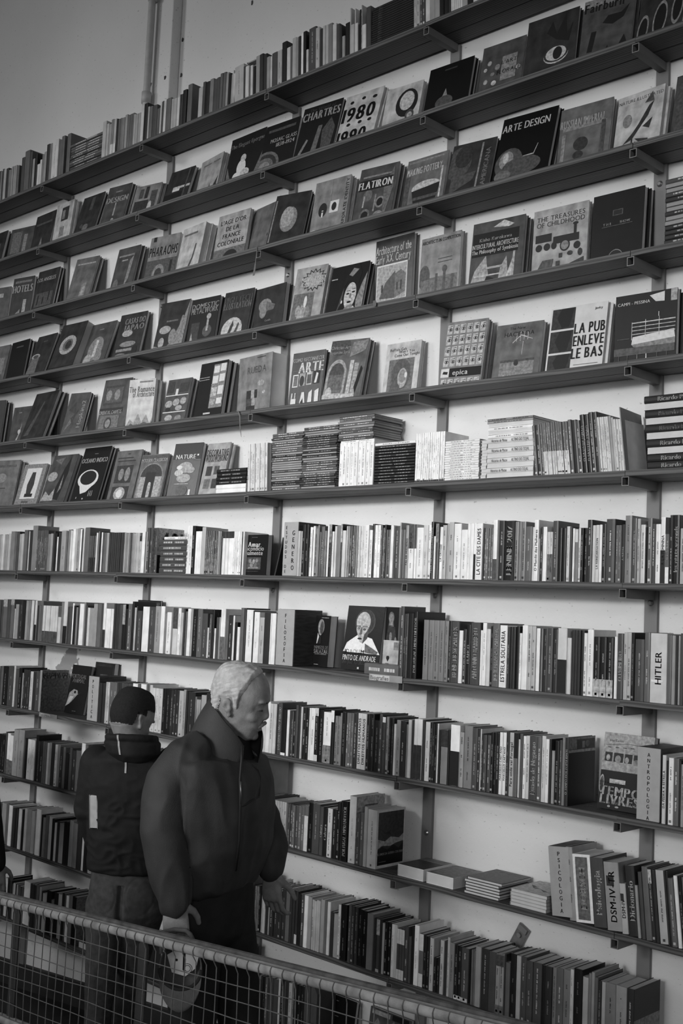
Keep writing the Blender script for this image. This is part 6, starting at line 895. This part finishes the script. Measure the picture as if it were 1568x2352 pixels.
    limb(t,[hR-U*.02,hR.lerp(kR,.5),kR,kR.lerp(aR,.5),aR+U*.0],[.098,.085,.070,.062,.058],TRS); limb(t,[hL-U*.02,hL.lerp(kL,.5),kL,kL.lerp(aL,.5),aL],[.098,.085,.070,.062,.058],TRS)
    remesh(t,'trousers',.008,body,folds(.005,16,[(kR,.15,1),(kL,.15,1),(aR,.1,1),(aL,.1,1)],5),smooth=5)
    for a in (aR,aL):
        s=MB(); shoe(s,a,F,Lf,grey('black_shoe_leather',.015,.35)); remesh(s,'shoe',.006,body,None,3)
    # watch strap
    s=MB(); d=(wR-eR).normalized(); s.tube([wR+d*.004,wR+d*.020],.034,grey('watch_strap',.015,.5),18); s.build('watch_strap',body,smooth=True)
    return body
older_man()
# cap held by its strap
def cap():
    CP=grey('faded_grey_cap_cloth',.13,.85,.12,60,.4,bscale=700); IN=grey('cap_lining',.03,.9)
    c=Vector((-2.820,-1.046,0.570)); U=(V(0,0,1)-RT*.04).normalized(); Rr=RT; Nn=-FWH   # opening faces the viewer, crown away
    root=MB(); n=36; vs=[];fs=[]; rings=9
    for s,off in ((1,0),(0,.003)):
        for i in range(rings):
            t=i/(rings-1)*math.pi/2*.97; rr=math.cos(t); dp=math.sin(t)
            for k in range(n):
                a=2*math.pi*k/n; vs.append(c+Rr*(.066-off)*rr*math.cos(a)+U*(.082-off)*rr*math.sin(a)+FWH*(.085-off)*dp)
    for s in range(2):
        b=s*rings*n
        for i in range(rings-1):
            for k in range(n):
                q=(b+i*n+k,b+i*n+(k+1)%n,b+(i+1)*n+(k+1)%n,b+(i+1)*n+k); fs.append(q if s else q[::-1])
        fs.append(tuple(b+(rings-1)*n+k for k in range(n)) if s else tuple(b+(rings-1)*n+k for k in range(n))[::-1])
    for k in range(n): fs.append((k,(k+1)%n,rings*n+(k+1)%n,rings*n+k))
    root.add(vs,fs,CP); o=root.build('baseball_cap',smooth=True); tag(o,'grey cloth cap with white label inside, hanging from the older man\'s hand','cap')
    # visor hangs below and curves towards the viewer
    v=MB(); vs=[];fs=[]; N=20
    for lay in (0,1):
        for i in range(N+1):
            a=math.pi+math.pi*i/N; ca,sa=math.cos(a),math.sin(a)
            for j in range(6):
                t=j/5; rx=.066+.006*t*0; 
                p=c+Rr*(rx*ca)*(1+.0*t)+U*((.060+.0*t)*sa*(1)-.0)+(-U)*(.062*t*abs(sa)**.6)+Nn*(.004+.020*t*(1-.8*abs(ca)))+Nn*(.0025*lay)
                p+=U*.002
                vs.append(p)
    M_=6*(N+1)
    for i in range(N):
        for j in range(5):
            q=(i*6+j,(i+1)*6+j,(i+1)*6+j+1,i*6+j+1); fs.append(q); fs.append(tuple(M_+x for x in q[::-1]))
        fs.append((i*6+5,(i+1)*6+5,M_+(i+1)*6+5,M_+i*6+5)); fs.append((i*6,M_+i*6,M_+(i+1)*6,(i+1)*6))
    for e in (0,N): fs+= [(e*6+j,e*6+j+1,M_+e*6+j+1,M_+e*6+j) for j in range(5)]
    v.add(vs,fs,CP); v.build('visor',o,smooth=True)
    w=MB(); w.tube([c+Rr*(.064*math.cos(a))+U*(.060*math.sin(a))+Nn*.004 for a in [math.pi+math.pi*i/16 for i in range(17)]],.006,IN,8); w.build('sweatband',o,smooth=True)
    w=MB(); 
    pts=[(-.045,.032),(-.012,.052),(.02,.050),(.052,.030),(.044,-.004),(.012,-.030),(-.03,-.020)]
    w.prism([(a,b) for a,b in pts],0,.0012,grey('white_paper_label',.62,.7),Matrix(((Rr.x,U.x,Nn.x,(c+FWH*.028).x),(Rr.y,U.y,Nn.y,(c+FWH*.028).y),(Rr.z,U.z,Nn.z,(c+FWH*.028).z),(0,0,0,1)))); lb=w.build('paper_label',o); lb['label']='white paper label with round mark'
    w=MB(); q=c+FWH*.0262
    for cx,cy,r,th in ((-.016,.018,.004,1),(.018,-.006,.015,0),(.018,-.006,.010,0)):
        nn=20; vs=[q+Rr*(cx+r*math.cos(6.283*i/nn))+U*(cy+r*math.sin(6.283*i/nn)) for i in range(nn)]
        if th: w.add(vs,[tuple(range(nn))],I(0))
        else:
            vs+= [q+Rr*(cx+(r-.0016)*math.cos(6.283*i/nn))+U*(cy+(r-.0016)*math.sin(6.283*i/nn)) for i in range(nn)]
            w.add(vs,[(i,(i+1)%nn,nn+(i+1)%nn,nn+i) for i in range(nn)],I(1))
    w.add([q+Rr*.004+U*.05,q+Rr*.012+U*.05,q+Rr*.010-U*.012,q+Rr*.003-U*.012],[(0,1,2,3)],I(1))
    w.build('printed_mark',lb)
    st=MB(); st.tube([(-2.779,-1.029,0.651),(-2.788,-1.041,0.679),(-2.812,-1.037,0.684),(-2.855,-1.050,0.680),(-2.869,-1.078,0.675),(-2.860,-1.094,0.654),(-2.854,-1.098,0.617)],[.007]*7,CP,8); st.build('back_strap',o,smooth=True)
cap()
# ------------------------------------------------ younger man seen from behind
def young_man():
    from mathutils.bvhtree import BVHTree
    def drape(o,a,b,wd,mat,parent):
        t=BVHTree.FromPolygons([v.co.copy() for v in o.data.vertices],[tuple(q.vertices) for q in o.data.polygons]); vs=[];n=14
        for i in range(n+1):
            c=Vector(a).lerp(Vector(b),i/n)
            for s in (-1,1):
                p=c+RT*wd*s/2-F*.3; h_=t.ray_cast(p,F); q=h_[0] if h_[0] else p+F*.3; vs.append(q-F*.0015)
        mb=MB(); mb.add(vs,[(2*i,2*i+1,2*i+3,2*i+2) for i in range(n)],mat); r=mb.build('reflective_piping',parent); md=r.modifiers.new('s','SOLIDIFY'); md.thickness=.001; return r
    F=(FWH*.98+RT*.05).normalized(); Lf=Vector((-F.y,F.x,0)); U=V(0,0,1); m=SKIN2   # Lf = his left = picture left
    hip=Vector((-4.023,-0.382,0.437)); 
    mb=MB(); hf=(FWH*.80+RT*.52-U*.30).normalized(); f,l,u=frame(hf); E=Vector((-4.002,-0.445,1.182)); k=1.0
    head_parts(mb,E,f,l,u,m,k)
    nb=Vector((-3.978,-0.436,1.058)); ell(mb,[(nb-U*.02,F*.068,Lf*.072),(nb.lerp(E,.45),F*.060,Lf*.062),(E-u*.02-f*.012,F*.058,Lf*.060)],m)
    ch=Vector((-3.988,-0.401,0.914)); sL=Vector((-4.098,-0.517,0.995)); sR=Vector((-3.868,-0.295,1.009))
    ell(mb,[(nb-U*.01,Lf*.09,F*.07),(Vector((-3.985,-0.409,1.005)),Lf*.17,F*.09),(ch,Lf*.165,F*.11),(Vector((-4.001,-0.388,0.678)),Lf*.13,F*.09),(hip,Lf*.13,F*.09),(hip-U*.08,Lf*.12,F*.08)],m)
    eL=Vector((-4.125,-0.521,0.794)); wL=Vector((-4.202,-0.404,0.581)); eR=Vector((-3.854,-0.259,0.810)); wR=Vector((-4.016,-0.182,0.587))
    limb(mb,[sL,eL,wL],[.045,.036,.026],m); limb(mb,[sR,eR,wR],[.045,.036,.026],m)
    hand(mb,wL,(-U*.9+F*.5),RT*-1,F,m,k=.95); hand(mb,wR,(-U*.9+F*.5),RT,F,m,k=.95)
    hL=hip+Lf*.078; hR=hip-Lf*.078; kL=Vector((-4.107,-0.427,0.109)); kR=Vector((-4.118,-0.267,0.084)); aL=Vector((-4.184,-0.382,-0.206)); aR=Vector((-4.245,-0.239,-0.267))
    aL.z=ground(aL)+.085; aR.z=ground(aR)+.085
    limb(mb,[hL,kL,aL],[.07,.05,.036],m); limb(mb,[hR,kR,aR],[.07,.05,.036],m)
    body=remesh(mb,'person_young_man',.004,None,face_disp(E,f,l,u,k),smooth=3); tag(body,'short dark-haired person seen from behind in black hooded top and jeans','person')
    HD=grey('cropped_dark_hair',.016,.8,.3,150,.6,bscale=700)
    def reg(a,b,c):
        r=(.085-a)/.02; r=np.where(c<.05,(.028-a)/.03,r); r=np.minimum(r,(c+.030)/.03); r=np.where((c<.032)&(a>-.022)&(np.abs(b)>.045),np.minimum(r,(c-.022)/.012),r); return r
    hs=hair_shell(body,'hair',E,f,l,u,reg,.0055,HD,k,.0008,body); hs['label']='cropped dark hair'
    HT=grey('black_jersey',.013,.8,.2,30,.2)
    j=MB()
    ell(j,[(nb+U*.0,Lf*.09,F*.08),(nb-U*.035,Lf*.15,F*.10),(Vector((-3.984,-0.407,1.002)),Lf*.205,F*.120,.95),(Vector((-3.986,-0.400,0.914)),Lf*.205,F*.135,.92),(Vector((-3.994,-0.391,0.769)),Lf*.190,F*.130,.92),(Vector((-4.005,-0.387,0.641)),Lf*.178,F*.125,.92),(Vector((-4.017,-0.391,0.568)),Lf*.168,F*.120,.92),(Vector((-4.020,-0.392,0.553)),Lf*.160,F*.114,.92)],HT,36)
    for s,e,w_,q in ((sL,eL,wL,1),(sR,eR,wR,-1)): limb(j,[s+U*.004,s.lerp(e,.5)+Lf*.004*q,e+Lf*.008*q,e.lerp(w_,.5),w_],[.070,.062,.056,.050,.040],HT)
    jo=remesh(j,'hooded_top',.0065,body,folds(.0045,15,[(Vector((-3.935,-0.459,0.645)),.2,1.3),(eL,.12,1.2),(Vector((-3.918,-0.459,0.788)),.14,.8)],8,(1,1,1.6)),smooth=5); jo['label']='black hooded top'
    hd=MB()   # folded-down hood
    ell(hd,[(Vector((-3.941,-0.461,1.110)),Lf*.092,F*.075),(Vector((-3.939,-0.457,1.092)),Lf*.118,F*.092),(Vector((-3.929,-0.457,1.054)),Lf*.110,F*.085),(Vector((-3.921,-0.461,1.024)),Lf*.070,F*.05),(Vector((-3.922,-0.459,1.008)),Lf*.03,F*.025)],HT,32)
    hd.tube([Vector((-3.941,-0.461,1.108))+Lf*.098*math.cos(a)+F*.078*math.sin(a)+U*(.004-.01*math.sin(a)) for a in [math.pi*2*i/28 for i in range(29)]],.014,HT,10)
    ho=remesh(hd,'hood',.006,jo,folds(.004,18,[(Vector((-3.912,-0.482,1.046)),.1,1)],3),smooth=4)
    PIP=grey('reflective_piping',.42,.5)
    drape(ho,(-3.942,-0.521,1.136),(-3.935,-0.505,1.053),.0075,PIP,ho)['label']='light piping stripe on the hood'
    drape(jo,(-3.923,-0.490,1.022),(-3.925,-0.487,0.976),.0075,PIP,jo)['label']='light piping stripe on the back'
    JN=grey('faded_denim',.075,.85,.25,40,.3,bscale=500); t=MB()
    ell(t,[(hip+U*.13,Lf*.148,F*.108),(hip+U*.03,Lf*.158,F*.122),(hip-U*.05,Lf*.158,F*.122),(hip-U*.10,Lf*.13,F*.09)],JN)
    limb(t,[hL-U*.03,hL.lerp(kL,.5),kL,kL.lerp(aL,.5),aL],[.090,.078,.062,.056,.052],JN); limb(t,[hR-U*.03,hR.lerp(kR,.5),kR,kR.lerp(aR,.5),aR],[.090,.078,.062,.056,.052],JN)
    fdj=folds(.006,16,[(kL,.12,1),(kR,.12,1),(hip,.15,.6)],11)
    def jd(co,no):
        o_=fdj(co,no); h_=np.array(hip); lat=(co-h_)@np.array(Lf); bk_=-(co-h_)@np.array(F); zz=co[:,2]-h_[2]
        g=np.exp(-((lat)/.012)**2)*(bk_>.02)*(zz<.075); o_+=np.array(F)*(g*.022)[:,None]
        for s in (-1,1):
            e_=np.abs(np.sqrt(((lat-s*.075)/.055)**2+((zz-.03)/.075)**2)-1); o_+=np.array(F)*((np.exp(-(e_/.05)**2)*(bk_>.02)*(zz>-.06))*.0035)[:,None]
        return o_
    to=remesh(t,'jeans',.006,body,jd,smooth=4)
    for a in (aR,aL):
        s=MB(); shoe(s,a,F,Lf,grey('black_shoe_leather',.015,.35)); remesh(s,'shoe',.006,body,None,3)
    # pale book clamped under the arm
    mb=MB(); a0=Vector((-4.040,-0.588,0.876)); X=RT; Z=(Vector((-4.043,-0.575,0.739))-a0); hgt=Z.length; Z=-Z.normalized(); Yv=FWH
    M=Matrix(((X.x,Yv.x,Z.x,0),(X.y,Yv.y,Z.y,0),(X.z,Yv.z,Z.z,0),(0,0,0,1))); base=Vector((-4.041,-0.573,0.740)); M.translation=base
    WH=grey('white_page_edge',.62,.8); mb.box((.002,0,.002),(.032,.10,hgt-.002),WH,M); o=mb.build('carried_book',bevel=.002); tag(o,'white-edged book clamped under the younger man\'s left arm','book')
    mb=MB(); 
    for x0,x1 in ((0,.002),(.032,.034)): mb.box((x0,-.001,0),(x1,.102,hgt),T(7),M)
    mb.build('cover',o)
young_man()
# ------------------------------------------------ third person, mostly beyond the left edge
def third():
    F=(V(.5,.86,0)).normalized(); Lf=Vector((-F.y,F.x,0)); U=V(0,0,1); m=SKIN2
    hip=Vector((-5.311,-0.517,0.458)); mb=MB(); E=Vector((-5.293,-0.581,1.189)); f,l,u=frame(F-U*.2); head_parts(mb,E,f,l,u,m)
    nb=Vector((-5.296,-0.569,1.045)); ell(mb,[(nb-U*.03,F*.066,Lf*.07),(E-u*.02,F*.056,Lf*.058)],m)
    ell(mb,[(nb-U*.02,Lf*.1,F*.07),(nb-U*.08,Lf*.16,F*.10),(nb-U*.3,Lf*.15,F*.11),(hip,Lf*.14,F*.10),(hip-U*.08,Lf*.13,F*.09)],m)
    sR=Vector((-5.172,-0.511,0.988)); eR=Vector((-5.076,-0.453,0.676)); wR=Vector((-5.007,-0.425,0.398)); sL=Vector((-5.489,-0.606,0.958)); eL=Vector((-5.512,-0.593,0.634)); wL=Vector((-5.511,-0.564,0.397))
    for a,b,c in ((sR,eR,wR),(sL,eL,wL)): limb(mb,[a,b,c],[.048,.038,.027],m); hand(mb,c,-U+F*.1,-FWH,F,m)
    for s in (-1,1):
        h_=hip+Lf*.08*s; k_=h_-U*.43+F*.03; a_=k_-U*.4-F*.03; a_.z=ground(a_)+.085; limb(mb,[h_,k_,a_],[.075,.052,.038],m)
    body=remesh(mb,'person_at_edge',.005,None,face_disp(E,f,l,u),smooth=3); tag(body,'person at the left picture edge, only a black sleeve and hand showing','person')
    HT=grey('black_jersey',.013,.8); j=MB()
    ell(j,[(nb,Lf*.09,F*.08),(nb-U*.07,Lf*.20,F*.12),(nb-U*.3,Lf*.19,F*.13),(hip+U*.05,Lf*.18,F*.13),(hip-U*.05,Lf*.16,F*.11)],HT)
    limb(j,[sR,eR,wR+U*.0],[.070,.060,.044],HT); limb(j,[sL,eL,wL],[.070,.060,.044],HT); remesh(j,'jacket',.009,body,folds(.004,15,[],2),smooth=4)
    t=MB(); 
    for s in (-1,1):
        h_=hip+Lf*.08*s; k_=h_-U*.43+F*.03; a_=k_-U*.4-F*.03; a_.z=ground(a_)+.085; limb(t,[h_,k_,a_],[.098,.070,.058],grey('dark_trouser_cloth',.020,.85))
        sh_=MB(); shoe(sh_,a_,F,Lf,grey('black_shoe_leather',.015,.35)); remesh(sh_,'shoe',.007,body,None,3)
    ell(t,[(hip+U*.08,Lf*.16,F*.12),(hip-U*.1,Lf*.15,F*.10)],grey('dark_trouser_cloth',.020,.85)); remesh(t,'trousers',.010,body,None,4)
    s=MB(); S_=E+u*.02; ball(s,S_-f*.0+u*.035,(.105,.086,.10),grey('cropped_dark_hair',.016,.8),(f,l,u)); 
third()
